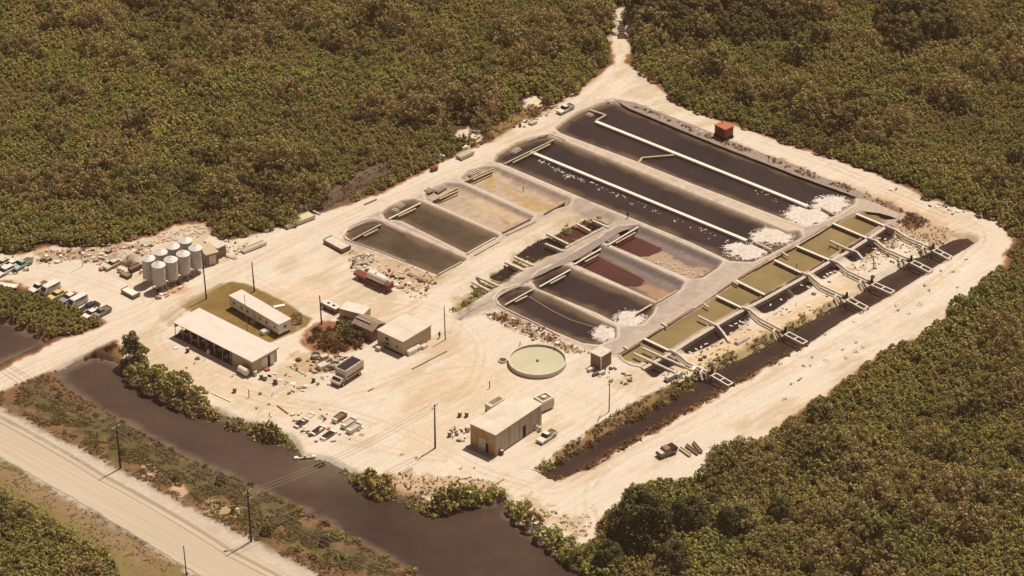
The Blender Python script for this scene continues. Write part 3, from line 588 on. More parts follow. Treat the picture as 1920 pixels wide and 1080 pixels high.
# open wet corridors seen beside the north road, the cleared pads beside it, the water's edge
for poly, pad in ((DITCH_N, 1.6), ([(845,262),(850,240),(890,236),(905,250),(890,268)], 0.3), ([(975,195),(985,178),(1015,176),(1025,196),(1000,205)], 0.3), ([(1140,110),(1148,18),(1160,5),(1182,5),(1192,30),(1192,110)], 0.6), ([(95,700),(150,640),(235,600),(300,640),(300,740),(150,720)], 0.0), ([(40,520),(130,550),(205,588),(190,598),(120,578),(60,556),(20,545),(-60,540),(-60,515)], 0.2),
                  ([(930,262),(1000,222),(1020,205),(1000,190),(905,240),(880,262)], -0.3)):
    ok &= sdist(TX, TY, PA(poly)) > pad
TX, TY, dC, PX, PY = TX[ok], TY[ok], dC[ok], PX[ok], PY[ok]
n5 = fbm(TX+200, TY, 0.16, 3); n6 = fbm(TX+11, TY+70, 0.05, 3)
kind = rng.integers(0, 3, len(TX)); kind = np.where(n5 > np.where((PX < 620) & (PY < 330), 0.57, 0.64), 3, kind); kind = np.where((n6 > 0.52) & (rng.random(len(TX)) < 0.30), 5, kind)
# emergent rounded trees, in loose groups
pe = np.clip((n6-0.42)*0.75, 0.010, 0.16); emer = (rng.random(len(TX)) < pe) & (dC > 4.0)
kind = np.where(emer, np.where(rng.random(len(TX)) < 0.72, 4, 5), kind)
shade = (np.hypot((PX-1340)/190, (PY-35)/55) < 1) | (np.hypot((PX-1720)/70, (PY-60)/45) < 1)
kind = np.where(shade & (rng.random(len(TX)) < 0.55), 6, kind); emer = emer & (kind != 6)
KN = ['green0', 'green1', 'green2', 'bright', 'brown', 'dark', 'tall']
scl = 0.72+0.35*rng.random(len(TX))+0.5*(fbm(TX+5, TY+9, 0.12, 3)-0.5)
scl *= 1+1.0*(fbm(TX+60, TY+9, 0.045, 2)-0.5)
scl = np.where(emer, 0.95+1.15*rng.random(len(TX))**1.3, scl)
scl = np.where(dC < 3.0, np.minimum(scl, 1.25), scl)
inview = (PX > -30) & (PX < 1950) & (PY > -20) & (PY < 1130)
edge = dC < 4.2
indiv = []
def choose(mask, n):
    c_ = np.nonzero(mask & inview)[0]
    if len(c_) > n: c_ = c_[np.argsort(-PY[c_])[:n]]
    return c_
zA = (PX < 1150) & (PY < 520) & edge
zB = (PX > 1150) & (PY < 470) & edge
zC = (PX > 1100) & (PY > 430) & edge & ~zB
zD = (PX < 300) & (PY > 900)
zE = (PX < 260) & (PY > 520) & (PY < 680)
kind = np.where(zE, rng.integers(0, 4, len(TX)), kind); scl = np.where(zE, np.minimum(scl, 0.72), scl)
zF = emer & (PX < 1160) & (PY < 470); zG = emer & (PX > 1160) & (PY < 470); zH = emer & (PY >= 470) & (PX > 1100)
taken = np.zeros(len(TX), bool)
defs = [(zD, 40, 'leafy green tree in the clump at the lower left corner', 'trees in the lower left corner clump'),
        (zE, 30, 'low green bush between the parked cars and the canal', 'bushes behind the parked cars'),
        (zH, 45, 'rounded tree above the lower right forest', 'emergent trees of the lower right forest'),
        (zG, 30, 'rounded tree above the upper right forest', 'emergent trees of the upper right forest'),
        (zF, 55, 'rounded tree above the upper left forest', 'emergent trees of the upper left forest'),
        (zC, 50, 'leafy mangrove edging the wide right hand track', 'trees edging the right hand track'),
        (zB, 20, 'mangrove on the forest edge behind the largest dark pond', 'trees edging the far side of the ponds'),
        (zA, 30, 'mangrove edging the gravel access road', 'trees edging the access road')]
nindiv = 0
for mk, n, lab, grp in defs:
    for i in choose(mk & ~taken, n):
        taken[i] = True; nindiv += 1
        kd = ['green', 'green', 'green', 'bright green', 'brown', 'dark olive', 'tall dark'][kind[i]]; sz_ = 'large ' if scl[i] > 1.45 else 'small ' if scl[i] < 0.7 else ''
        px_, py_ = PX[i], PY[i]; ext_ = ''
        if mk is zF: ext_ = (', near the top edge' if py_ < 130 else ', in its middle' if py_ < 290 else ', near the yard')+(' at far left' if px_ < 330 else ' at centre left' if px_ < 720 else '')
        elif mk is zG: ext_ = (', near the top edge' if py_ < 130 else ', lower down')+(' beside the narrow track' if px_ < 1450 else ' at far right' if px_ > 1720 else '')
        elif mk is zH: ext_ = ', along the bottom edge' if py_ > 930 else ', at the right edge' if px_ > 1740 else ', in its middle'
        elif mk is zC: ext_ = ', near the wrecked truck' if px_ < 1450 else ', along its middle' if px_ < 1700 else ', at its far end'
        elif mk is zA: ext_ = ', behind the silos' if px_ < 480 else ', right of the silos'
        elif mk is zD: ext_ = ', by its outer grassy edge' if py_ < 1000 else ', along the bottom edge'
        elif mk is zE: ext_ = ', next to the water' if py_ > 590 else ''
        plant(KN[kind[i]], sz_+kd+' '+lab.replace('leafy green ', '').replace('leafy ', '').replace('low green ', 'low ')+ext_, 'bush' if 'bush' in lab else 'tree', (TX[i], TY[i], 0), scl[i], rng.random()*6.28, grp, 'mangrove_bush' if 'bush' in lab else 'mangrove_tree')
# --- the closed canopy that nobody could count: points instancing the crown meshes
protobj = {}
def canopy(name, sel, label):
    n = len(sel); me = bpy.data.meshes.new(name); me.vertices.add(n)
    zz = np.zeros(n); me.vertices.foreach_set('co', np.stack([TX[sel], TY[sel], zz], 1).astype(np.float32).ravel())
    a = me.attributes.new('size', 'FLOAT', 'POINT'); a.data.foreach_set('value', scl[sel].astype(np.float32))
    a = me.attributes.new('turn', 'FLOAT', 'POINT'); a.data.foreach_set('value', (rng.random(n)*6.28).astype(np.float32))
    a = me.attributes.new('species', 'INT', 'POINT'); a.data.foreach_set('value', kind[sel].astype(np.int32))
    o = bpy.data.objects.new(name, me); COL.objects.link(o)
    g = bpy.data.node_groups.new(name, 'GeometryNodeTree')
    g.interface.new_socket('Geometry', in_out='INPUT', socket_type='NodeSocketGeometry'); g.interface.new_socket('Geometry', in_out='OUTPUT', socket_type='NodeSocketGeometry')
    gi = g.nodes.new('NodeGroupInput'); go = g.nodes.new('NodeGroupOutput'); jn = g.nodes.new('GeometryNodeJoinGeometry')
    def attr(nm, ty):
        q_ = g.nodes.new('GeometryNodeInputNamedAttribute'); q_.data_type = ty; q_.inputs['Name'].default_value = nm; return q_.outputs['Attribute']
    sz, tu, spc = attr('size', 'FLOAT'), attr('turn', 'FLOAT'), attr('species', 'INT')
    cb = g.nodes.new('ShaderNodeCombineXYZ'); g.links.new(tu, cb.inputs[2])
    for k, kn in enumerate(KN):
        src = next(ob for ob in bpy.data.objects if ob.type == 'MESH' and ob.data == protos[kn][1])
        oi = g.nodes.new('GeometryNodeObjectInfo'); oi.inputs['Object'].default_value = src; oi.inputs['As Instance'].default_value = True
        cmp_ = g.nodes.new('FunctionNodeCompare'); cmp_.data_type = 'INT'; cmp_.operation = 'EQUAL'; g.links.new(spc, cmp_.inputs[2]); cmp_.inputs[3].default_value = k
        ip = g.nodes.new('GeometryNodeInstanceOnPoints'); g.links.new(gi.outputs[0], ip.inputs['Points']); g.links.new(oi.outputs['Geometry'], ip.inputs['Instance'])
        g.links.new(cmp_.outputs[0], ip.inputs['Selection']); g.links.new(cb.outputs[0], ip.inputs['Rotation']); g.links.new(sz, ip.inputs['Scale']); g.links.new(ip.outputs[0], jn.inputs[0])
    g.links.new(jn.outputs[0], go.inputs[0])
    md = o.modifiers.new('canopy', 'NODES'); md.node_group = g
    return tag(o, label, 'forest', kind='stuff')
sel = np.nonzero(~taken)[0]
left = TX[sel] < np.interp(TY[sel], [-140, 190], [60, 40])
# --- single trees and shrubs that stand out
def px_plant(kind, x, y, s, label, cat='shrub', group=None, name='shrub', sz=None):
    p = P(x, y); return plant(kind, label, cat, (p.x, p.y, hz(p.x, p.y)-0.05), s, random.random()*6.28, group, name, sz)
px_plant('tall', 254, 680, 1.15, 'tall dark bushy tree at the head of the canal beside the gravel road', 'tree', name='broadleaf_tree')
g_ = 'large bushes on the canal bank in front of the open shed'
for x, y, s in ((262,706,1.6),(288,722,1.6),(318,735,1.65),(345,750,1.6),(372,764,1.5),(397,774,1.3),(300,704,1.3),(335,722,1.45),(372,745,1.3),(240,690,1.2)):
    px_plant('green1' if s > 1.4 else 'bright', x, y+2, s*.95, 'large leafy bush on the canal bank in front of the white roofed open shed', 'bush', g_, 'canal_bush')
px_plant('green1', 440, 794, 1.15, 'single round green bush on the canal bank below the end of the shed row', 'bush', name='canal_bush')
g_ = 'shrubs along the yard side bank of the wide canal'
for x, y, s, k in ((488,808,1.0,'green0'),(505,814,.9,'dark'),(522,820,.9,'bright'),(470,798,.6,'bush'),(540,828,.7,'bush'),(548,836,.6,'bush'),(600,866,.5,'dark'),(606,866,.6,'bush'),(622,876,.6,'rusty'),(770,942,.8,'bush'),(645,880,.6,'bush'),(665,893,.8,'bush'),(690,903,1.15,'green0'),(712,915,1.15,'green1'),(735,925,.9,'bush'),
  (752,938,.6,'bush'),(790,948,.7,'bush'),(812,952,1.0,'bright'),(835,945,1.1,'green0'),(858,938,.9,'dark'),(885,935,1.0,'bright'),(905,936,.9,'bush'),(928,930,.9,'bush'),(940,938,.6,'rusty')):
    px_plant(k, x, y, s*1.45, 'low green shrub on the yard side bank of the wide dark canal', 'shrub', g_, 'bank_shrub')
g_ = 'leafy bushes on the canal bank near the right hand forest'
for x, y, s, k in ((965,955,1.0,'bright'),(978,970,1.2,'bright'),(1000,985,1.2,'green0'),(1020,1008,1.2,'bright'),(1045,1025,1.2,'green0'),(1062,1042,1.1,'bright'),(1085,1052,1.3,'green1'),(1108,1068,1.3,'bright'),(1135,1078,1.4,'green1'),(985,948,.8,'bush'),(1040,1000,.9,'bush'),(1070,1020,1.0,'bush'),(1100,1040,1.1,'green2'),(1130,1055,1.2,'bright')):
    px_plant(k, x, y, s, 'leafy bush on the canal bank between the wide canal and the big dark tree', 'bush', g_, 'canal_bush')
px_plant('big', 1203, 1012, 1.28, 'very large dark leafy tree at the foot of the pale track on the right', 'tree', name='broadleaf_tree')
px_plant('big', 1290, 985, 0.75, 'dark round tree immediately right of the very large dark tree', 'tree', name='broadleaf_tree')
for x, y, s, l_ in ((1140,1062,.62,'round dark tree between the very large dark tree and the wide canal'), (1375,1000,.72,'round dark tree right of the pair of big dark trees'), (1262,1068,.7,'round dark tree at the bottom edge below the very large dark tree'), (1462,975,.55,'round dark tree below the brown feathery trees')):
    px_plant('big', x, y, s, l_, 'tree', name='broadleaf_tree')
g_ = 'brown feathery trees beside the abandoned truck'
for x, y, s in ((1352,868,1.25),(1375,885,1.25),(1400,862,1.45),(1432,868,1.5),(1420,892,1.35),(1452,890,1.2),(1340,905,1.0),(1390,905,1.1)):
    px_plant('brown', x, y, s, 'brown feathery tree at the forest corner beside the abandoned dark truck', 'tree', g_, 'feathery_tree')
g_ = 'rusty shrubs in the round garden'
for x, y, s, k in ((583,640,.8,'rusty'),(598,650,.9,'rusty'),(615,655,.9,'rusty'),(632,658,.9,'rusty'),(610,632,1.1,'rusty'),(595,622,.9,'rusty'),(628,640,.8,'brown'),(645,632,1.0,'dark'),(655,645,1.0,'rusty'),(668,640,.9,'dark'),(672,652,.8,'rusty'),(620,645,1.1,'rusty'),(605,642,1.0,'rusty'),(650,622,.9,'dark'),(636,650,1.0,'rusty'),(590,632,.9,'rusty'),(645,655,.8,'rusty'),(640,618,.8,'dark'),(620,620,.8,'rusty')):
    px_plant(k, x, y, s*0.9, 'low shrub in the rusty brown round garden beside the brown roofed house', 'shrub', g_, 'garden_shrub')
px_plant('brown', 556, 602, 0.62, 'thin bare brown tree at the end of the lawn behind the mobile home', 'tree', name='bare_tree')
px_plant('bush', 875, 565, 0.7, 'small green bush at the lower end of the middle ditch', 'bush', name='ditch_bush')
for x, y, s, k in ((850,575,.6,'scrub'),(895,545,.7,'bush'),(935,515,.6,'scrub'),(1050,438,.7,'scrub'),(1062,430,.7,'bush'),(1020,455,.5,'scrub'),(905,530,.5,'bush')):
    px_plant(k, x, y, s, 'low scrub bush growing in the middle ditch between the two rows of ponds', 'shrub', 'scrub bushes in the middle ditch', 'ditch_shrub')
g_ = 'shrubs on the verge between highway and canal'
for x, y, s, k in ((75,715,.6,'scrub'),(100,728,.9,'scrub'),(60,735,.5,'bush'),(110,742,.7,'rusty'),(296,835,.55,'rusty'),(245,815,.4,'rusty'),(410,887,.7,'scrub'),(415,905,.6,'dark'),(548,950,.9,'scrub'),(560,962,.8,'bush'),(600,985,.6,'scrub'),
  (630,1006,1.0,'bush'),(655,1018,.9,'scrub'),(680,1030,.7,'scrub'),(710,1048,.8,'scrub'),(735,1062,.7,'scrub'),(560,1030,.6,'bush'),(588,1045,.5,'bright'),(545,1000,.6,'scrub'),(480,985,.5,'bush'),(150,765,.6,'rusty'),(180,780,.5,'rusty'),(790,1082,.9,'scrub'),(510,960,.5,'scrub'),(360,925,.5,'scrub'),(130,790,.5,'bush'),(440,893,.5,'scrub'),(470,908,.6,'rusty'),(500,925,.5,'scrub'),(530,940,.5,'bush'),(585,968,.7,'scrub'),(610,984,.6,'rusty'),(645,1002,.8,'scrub'),(668,1016,.6,'bush'),(695,1032,.8,'scrub'),(722,1048,.6,'bush'),(745,1060,.7,'scrub'),(770,1074,.8,'bush'),(200,772,.4,'scrub'),(230,790,.4,'rusty'),(270,815,.5,'scrub'),(320,842,.4,'rusty'),(350,862,.5,'scrub'),(385,876,.5,'rusty'),(640,1045,.7,'bush'),(500,1000,.6,'dark'),(440,960,.4,'dark'),(330,900,.4,'dark'),(230,850,.4,'dark'),(610,1020,.6,'dark')):
    px_plant(k, x, y, s, 'small dry shrub on the grassy verge between the pale highway and the wide canal', 'shrub', g_, 'verge_shrub')
for x, y, s in ((205,655,.7),(180,662,.55),(190,668,.5),(160,668,.45),(215,648,.5)):
    px_plant('rusty', x, y, s, 'small brown shrub at the head of the wide canal by the road', 'shrub', 'shrubs at the canal head', 'canal_head_shrub')
canopy('mangrove_forest', sel[(PX[sel] < 1165) & (PY[sel] < 700)], 'closed green and brown mangrove canopy filling the upper left of the view')
canopy('mangrove_forest', sel[~((PX[sel] < 1165) & (PY[sel] < 700))], 'closed olive mangrove canopy filling the right side and lower right of the view')
# --- uncountable tufts of grass and weeds
def tufts(name, polys, mt, label, size=0.28, per=7, hgt=0.35, seed=1):
    r = np.random.default_rng(seed); cs = []
    for poly, dn, z in polys:
        p = PA(poly); x0, y0 = p.min(0); x1, y1 = p.max(0); n = int((x1-x0)*(y1-y0)*dn)
        xs = r.uniform(x0, x1, n); ys = r.uniform(y0, y1, n)
        k = (sdist(xs, ys, p) < 0) & (fbm(xs, ys, 0.35, 3) > 0.42); cs += [(a, b_, hz(a, b_)) for a, b_ in zip(xs[k], ys[k])]
    cs = np.array(cs); n = len(cs); c = np.repeat(cs, per, 0); s_ = np.repeat(0.5+r.random(n), per)
    off = r.normal(0, 1, (n*per, 3))*np.array([size*0.7, size*0.7, 0])*s_[:, None]; off[:, 2] = r.random(n*per)*hgt*s_
    nrm = np.stack([r.normal(0, .6, n*per), r.normal(0, .6, n*per), np.ones(n*per)*0.8], 1)
    o = quads_object(name, leaf_quads(c+off, nrm, size, seed+5, 2.0), M[mt], np.repeat(r.random(n), per)*0.6+r.random(n*per)*0.4)
    return tag(o, label, 'grass' if 'grass' in label else 'weeds', kind='stuff')
NB = [(1018,886),(1100,836),(1200,775),(1320,706),(1295,700),(1240,730),(1150,778),(1060,838),(1000,880)]
SB = [(1040,902),(1110,878),(1260,792),(1400,712),(1515,648),(1505,642),(1380,702),(1240,778),(1100,864),(1030,893)]
g_ = 'shrubs lining the inner bank of the narrow canal'
hl = [(1030,876),(1062,856),(1104,832),(1150,806),(1200,778),(1250,748),(1300,718)]; rr_ = random.Random(9)
for i in range(len(hl)-1):
    for k in range(5):
        x = hl[i][0]+(hl[i+1][0]-hl[i][0])*(k+rr_.random()*.6)/5; y = hl[i][1]+(hl[i+1][1]-hl[i][1])*(k+.3)/5-2
        kk_ = rr_.choice(['rusty', 'scrub', 'bush', 'rusty', 'dark', 'scrub']); nm_ = {'rusty': 'rusty', 'scrub': 'dry', 'bush': 'green', 'dark': 'dark'}[kk_]
        px_plant(kk_, x, y, (.5 if kk_ == 'dark' else .85)*(.75+.5*rr_.random()), nm_+' shrub in the hedge lining the yard side bank of the narrow canal', 'shrub', g_, 'bank_shrub')
tufts('bank_weeds', [(SB, 5.5, 0)], 'leafrust', 'rusty brown weeds along the outer bank of the narrow canal', 0.26, 7, 0.5, 3)
tufts('bank_weeds', [(NB, 4.0, 0), ([(1300,706),(1400,668),(1500,615),(1570,575),(1560,565),(1480,605),(1380,655),(1310,690)], 3.5, 0)], 'dry', 'dry yellow green weeds along the inner bank of the narrow canal', 0.28, 7, 0.5, 4)
tufts('bank_weeds', [([(400,768),(500,800),(550,822),(566,852),(640,880),(740,914),(830,946),(950,926),(960,950),(830,972),(720,940),(610,886),(540,846),(400,796)], 4.0, 0)], 'leafrust', 'brown weeds along the yard side bank of the wide canal', 0.26, 7, 0.45, 21)
tufts('bank_weeds', [([(400,768),(500,800),(550,822),(566,852),(640,880),(740,914),(830,946),(950,926),(960,950),(830,972),(720,940),(610,886),(540,846),(400,796)], 2.0, 0)], 'leafbright', 'green weeds along the yard side bank of the wide canal', 0.28, 8, 0.5, 22)
tufts('verge_grass', [(VERGE_N, 4.0, 0)], 'leafrust', 'reddish brown dry grass on the verge beside the canal', 0.2, 7, 0.14, 5)
tufts('verge_grass', [([(30,720),(180,770),(340,850),(480,925),(640,1010),(740,1080),(600,1060),(450,980),(300,905),(150,830),(20,770)], 4.0, 0)], 'leafgrass', 'green grass patches on the verge beside the canal', 0.2, 8, 0.14, 6)
tufts('verge_grass', [(VERGE_S, 2.0, 0)], 'dry', 'tan grass on the verge between the highway and the lower left trees', 0.18, 6, 0.1, 7)
tufts('dike_weeds', [([(1135,190),(1210,205),(1330,253),(1460,300),(1600,352),(1690,392),(1720,410),(1590,362),(1440,303),(1320,257),(1200,214),(1140,198)], 2.2, 0), ([(905,590),(940,585),(1000,612),(1060,645),(1110,662),(1060,662),(980,625)], 2.0, 0),
   ([(1000,222),(1100,155),(1125,140),(1105,140),(1040,175),(985,215)], 3.0, 0), ([(1684,416),(1708,400),(1740,414),(1728,428),(1704,432)], 5.0, 0), ([(560,382),(640,338),(720,305),(860,262),(905,235),(1000,195),(1010,215),(900,275),(730,345),(640,378),(575,400)], 1.2, 0)], 'leafred', 'brown red weeds fringing the pond dikes and the access road', 0.26, 7, 0.4, 8)
tufts('yard_weeds', [([(60,470),(290,455),(250,500),(150,490),(60,500)], .8, 0), ([(640,470),(680,470),(830,520),(790,550),(700,500)], .35, 0), ([(1700,410),(1790,432),(1740,470),(1690,450),(1640,490),(1590,510),(1640,460)], .9, 0), (MID, 1.2, 0), ([(640,895),(720,925),(860,942),(945,932),(940,905),(860,895),(760,890)], 1.5, 0), ([(960,950),(1060,1000),(1110,1010),(1110,975),(1040,960)], 1.2, 0)], 'dry', 'scattered dry weeds around the yard, the ditches and the banks', 0.22, 6, 0.25, 9)
tufts('track_weeds', [([(1430,660),(1500,620),(1640,570),(1820,470),(1850,480),(1790,560),(1640,630),(1500,720)], 0.05, 0), ([(1380,760),(1500,690),(1620,630),(1620,660),(1480,750)], 0.08, 0), ([(300,660),(400,680),(700,800),(900,860),(950,900),(700,860),(500,790)], 0.03, 0)], 'leafbrown', 'sparse brown weeds dotted on the pale track', 0.3, 7, 0.2, 10)
# ------------------------------------------------------------------ buildings
def frame3(near_, right, left, z):
    """oriented rectangle from three roof corners seen in the photograph: origin at the near corner, x towards right, y towards left"""
    a, b_, c = P(*near_, z), P(*right, z), P(*left, z)
    u = (b_-a); u.z = 0; L = u.length; u.normalize(); v = Vector((-u.y, u.x, 0)); Wd = (c-a).dot(v)
    # share the skew between both axes
    w = (c-a); w.z = 0; sk_ = w.normalized().dot(u); ang = math.atan2(u.y, u.x)-math.asin(max(-1, min(1, sk_)))/2
    u = Vector((math.cos(ang), math.sin(ang), 0)); v = Vector((-u.y, u.x, 0))
    return Vector((a.x, a.y, 0)), ang, (b_-a).length, (c-a).length
def house(name, label, cat, corners, z, wall, roof, over=0.25, slope=0.0, rt=0.18, base=0.0, gable=0.0):
    o, ang, L, Wd = frame3(*corners, z); t = thing(name, label, cat, o, ang)
    h = z-rt
    MB().box(over, L-over, over, Wd-over, base, h-0.003).build('wall', wall, t)
    m = MB()
    if gable:
        y = Wd; m.prism([(0, h), (L, h), (L, h+rt*0.5), (L/2, h+gable), (0, h+rt*0.5)], 0, y)
    else:
        m.box(0, L, 0, Wd, h, z)
    m.build('roof', roof, t, bevel=0.03)
    return t, L, Wd, h
def onx(t, name, m, y0, y1, z0, z1, over, d=0.05, pr=None):      # panel on the x=0 side (faces left-front)
    return MB().box(over-d, over+0.02, y0, y1, z0, z1).build(name, m, pr or t)
def ony(t, name, m, x0, x1, z0, z1, over, d=0.05, pr=None):      # panel on the y=0 side (faces right-front)
    return MB().box(x0, x1, over-d, over+0.02, z0, z1).build(name, m, pr or t)
def window(t, side, a, b_, z0, z1, over):
    f = (onx if side == 'x' else ony)(t, 'window', M['white'], a, b_, z0, z1, over, 0.05)
    g = (onx if side == 'x' else ony)(t, 'pane', M['glass'], a+.12, b_-.12, z0+.1, z1-.1, over, 0.07, f); return f
# storage building
t, L, Wd, h = house('storage_building', 'tall storage building with flat cream roof, orange end wall and grey corrugated side', 'building', ((929.6,816.5),(1018,757),(879.6,793.5)), 5.6, M['greywall'], M['roof2'], 0.2)
onx(t, 'end_panel', M['orangewall'], 0.2, Wd-0.2, 0.0, h-0.02, 0.2, 0.04)
onx(t, 'door', M['palewall'], Wd*.40, Wd*.66, 0.1, 3.1, 0.16, 0.05); onx(t, 'doorway', M['dark'], Wd*.30, Wd*.40, 0.0, 2.3, 0.16, 0.06)
onx(t, 'trim', M['palewood'], 0.2, Wd*.28, 2.9, 5.0, 0.16, 0.025)
for k in (.30, .52, .74, .92): ony(t, 'wall_seam', M['brownroof'], L*k-.05, L*k+.05, 0, h-.01, 0.2, 0.05)
ony(t, 'doorway', M['dark'], L*.585, L*.645, 0, 2.9, 0.2, 0.07); onx(t, 'apron', M['grey'], -0.2, Wd+0.2, 0.0, 0.09, -0.35, 0.9)
MB().box(-.03, L+.03, -.03, 0.05, h+.02, h+.24).build('fascia', M['palewood'], t)
for a in (.1,.2,.4,.5,.62,.7,.83): ony(t, 'rib', M['galv'], L*a-.025, L*a+.025, 0, h-.01, 0.2, 0.03)
# open shed
o_, ang, L, Wd = frame3((472.9,678.8),(522.9,651.7),(321.9,604.8), 3.7); t = thing('open_shed', 'long open fronted shed with flat white roof and cluttered dark bays beside the lawn', 'shed', o_, ang)
h = 3.5; sp_ = Wd*.27
MB().box(-.05, L+.05, -.05, Wd+.05, h, h+.2).build('roof', M['roof'], t, bevel=.04)
MB().box(-.08, L+.08, -.08, -.03, h-.15, h+.22).build('fascia', M['palewall'], t)
MB().box(.3, L-.3, .3, sp_, 0, h-.003).build('workshop_wall', M['tanwall'], t)
MB().box(L-.5, L-.3, sp_+.01, Wd-.3, 0, h-.003).build('rear_wall', M['tanwall'], t)
MB().box(.2, L-.52, Wd-.3, Wd-.15, 2.2, h-.003).build('end_wall', M['palewall'], t)
MB().box(-.1, L-.52, sp_+.02, Wd-.2, 0.02, .12).build('floor_slab', mat('dark_floor', (0.10, 0.065, 0.05), .9), t)  # slab in one dark brown colour
for k in range(8): MB().tube([(.15, sp_+.3+(Wd-sp_-.7)*k/7, 0), (.15, sp_+.3+(Wd-sp_-.7)*k/7, h)], .09, 6).build('post', M['palewood'], t)
ony(t, 'door', M['white'], L*.38, L*.60, 0, 2.7, .3, .06); ony(t, 'door', M['white'], L*.70, L*.86, 0, 2.7, .3, .06); ony(t, 'doorway', M['dark'], L*.605, L*.695, 0, 2.7, .3, .05)
ony(t, 'sign_band', M['tanwall'], L*.1, L*.9, 2.9, 3.2, .3, .05)
shed_t, shed_L, shed_W, shed_sp = t, L, Wd, sp_
# mobile home
t, L, Wd, h = house('mobile_home', 'long narrow white mobile home raised on blocks in the middle of the lawn', 'mobile home', ((522.5,608.75),(547.5,597.5),(425.5,555)), 3.3, M['white'], M['roof'], .06, base=.6)
for k in (.06,.22,.36,.60,.72,.87): window(t, 'x', Wd*k, Wd*k+(.9 if k != .36 else .6), 1.5, 2.4, .06)
window(t, 'y', L*.35, L*.62, 1.5, 2.4, .06); onx(t, 'door', M['palewall'], Wd*.47, Wd*.47+.9, .65, 2.7, .06, .05)
MB().box(-.7, .02, Wd*.47-.2, Wd*.47+1.1, .0, .55).build('step', M['palewood'], t)
for k in range(6): MB().box(.3, L-.3, Wd*(.05+.17*k), Wd*(.05+.17*k)+.35, 0, .598).build('support_block', M['dark'], t)
# white block building and brown roofed house
t, L, Wd, h = house('office_building', 'square block building with flat cream roof beside the brown roofed house', 'building', ((755.6,641.3),(809,609.4),(706,617.8)), 3.8, M['tanwall'], M['roof2'], .12)
onx(t, 'doorway', M['dark'], Wd*.55, Wd*.68, 1.0, 2.9, .12); onx(t, 'shutter', M['grey'], Wd*.56, Wd*.67, 1.5, 2.3, .10); window(t, 'x', Wd*.15, Wd*.3, 1.3, 2.3, .12)
MB().box(-.05, 0, -.03, Wd+.03, h-.05, h+.2).build('fascia', M['palewood'], t); MB().box(-.03, L+.03, -.06, 0, h-.05, h+.2).build('fascia', M['palewood'], t)
onx(t, 'plinth', M['dark'], .1, Wd*.7, 0, .35, .12, .2)
t, L, Wd, h = house('small_house', 'small house with weathered brown pitched roof beside the round garden', 'house', ((698.4,621.6),(725.6,605.6),(657.2,604.7)), 3.0, M['pinkwall'], M['brownroof'], .25, gable=1.0)
window(t, 'x', Wd*.28, Wd*.42, 1.2, 2.1, .25); onx(t, 'door', M['dark'], Wd*.62, Wd*.8, 0, 2.0, .25)
MB().box(L*.3, L*.36, Wd*.3, Wd*.98, h+.78, h+.98).build('ridge_board', M['palewood'], t)
# pump tower shed
t, L, Wd, h = house('pump_house', 'small tall pink pump house with flat pale roof near the round tank', 'pump house', ((1127,669.8),(1148,657),(1106,660)), 3.6, M['pinkwall'], M['concrete'], .12)
MB().tube([(-.12, -.12, 0), (-.12, -.12, h-.1)], .14, 8).build('downpipe', M['pipe'], t)
onx(t, 'brown_panel', M['brownroof'], Wd*.2, Wd*.5, .3, h-.3, .12); ony(t, 'door', M['brownroof'], L*.3, L*.7, 0, 2.2, .12)  # plain brown panel on the left wall, brown door on the right
# sheds beside the silos
t, L, Wd, h = house('small_shed', 'small brown shed with an open pale doorway nearest the silos', 'shed', ((386,478.7),(410,471),(370,460)), 3.2, M['brownroof'], M['tanwall'], .15)
ony(t, 'doorway', M['palewall'], L*.25, L*.75, .1, 2.6, .15)
t, L, Wd, h = house('small_shed', 'tan flat roofed shed standing right of the brown shed and the silos', 'shed', ((407.5,466),(424,457.5),(382.5,450)), 3.0, M['pinkwall'], M['palewall'], .15)
ony(t, 'door', M['brownroof'], L*.3, L*.7, 0, 2.1, .15); onx(t, 'window', M['dark'], Wd*.6, Wd*.75, 1.2, 2.0, .15)
# low trailers in the yard behind the brown house
def low_unit(name, label, cat, corners, z, wall, roof, base=.45):
    t, L, Wd, h = house(name, label, cat, corners, z, wall, roof, .06, base=base, rt=.12)
    for k in (.25, .75):
        MB().tube([(.0, Wd*k-.01, .38), (.3, Wd*k+.01, .38)], .38, 10).build('wheel', M['tyre'], t); MB().tube([(L-.3, Wd*k, .38), (L, Wd*k, .38)], .38, 10).build('wheel', M['tyre'], t)
    return t, L, Wd, h
t, L, Wd, h = low_unit('office_trailer', 'low grey roofed trailer with tan side parked behind the brown roofed house', 'trailer', ((681,590),(693,575),(638,576)), 2.4, M['tanwall'], M['roof'])
onx(t, 'window_strip', M['brownroof'], Wd*.08, Wd*.3, 1.2, 1.9, .06)
t, L, Wd, h = low_unit('flat_trailer', 'flat white trailer with two dark hatches beside the grey roofed trailer', 'trailer', ((629,580),(640,574),(602,567)), 1.5, M['pinkwall'], M['roof'])
for a in (.32, .68): MB().box(L*.35, L*.65, Wd*a-.35, Wd*a+.35, h+.12, h+.2).build('hatch', M['dark'], t)
t, L, Wd, h = low_unit('office_trailer', 'open roofed pale equipment trailer backed against the far corner of the storage building', 'trailer', ((1017,757),(1035,744),(1005,744)), 2.6, M['palewall'], M['palewall'])
MB().box(.5, L-.5, .5, Wd-.5, h+.125, h+.2).build('roof_well', M['pinkwall'], t); MB().tube([(L*.5, Wd*.5, h+.2), (L*.5, Wd*.5, h+.55)], .55, 14).build('roof_fan', M['pipe'], t)
for x0, x1, y0, y1 in ((.1, L-.1, .1, .4), (.1, L-.1, Wd-.4, Wd-.1), (.1, .4, .41, Wd-.41), (L-.4, L-.1, .41, Wd-.41)): MB().box(x0, x1, y0, y1, h+.125, h+.4).build('parapet', M['white'], t)
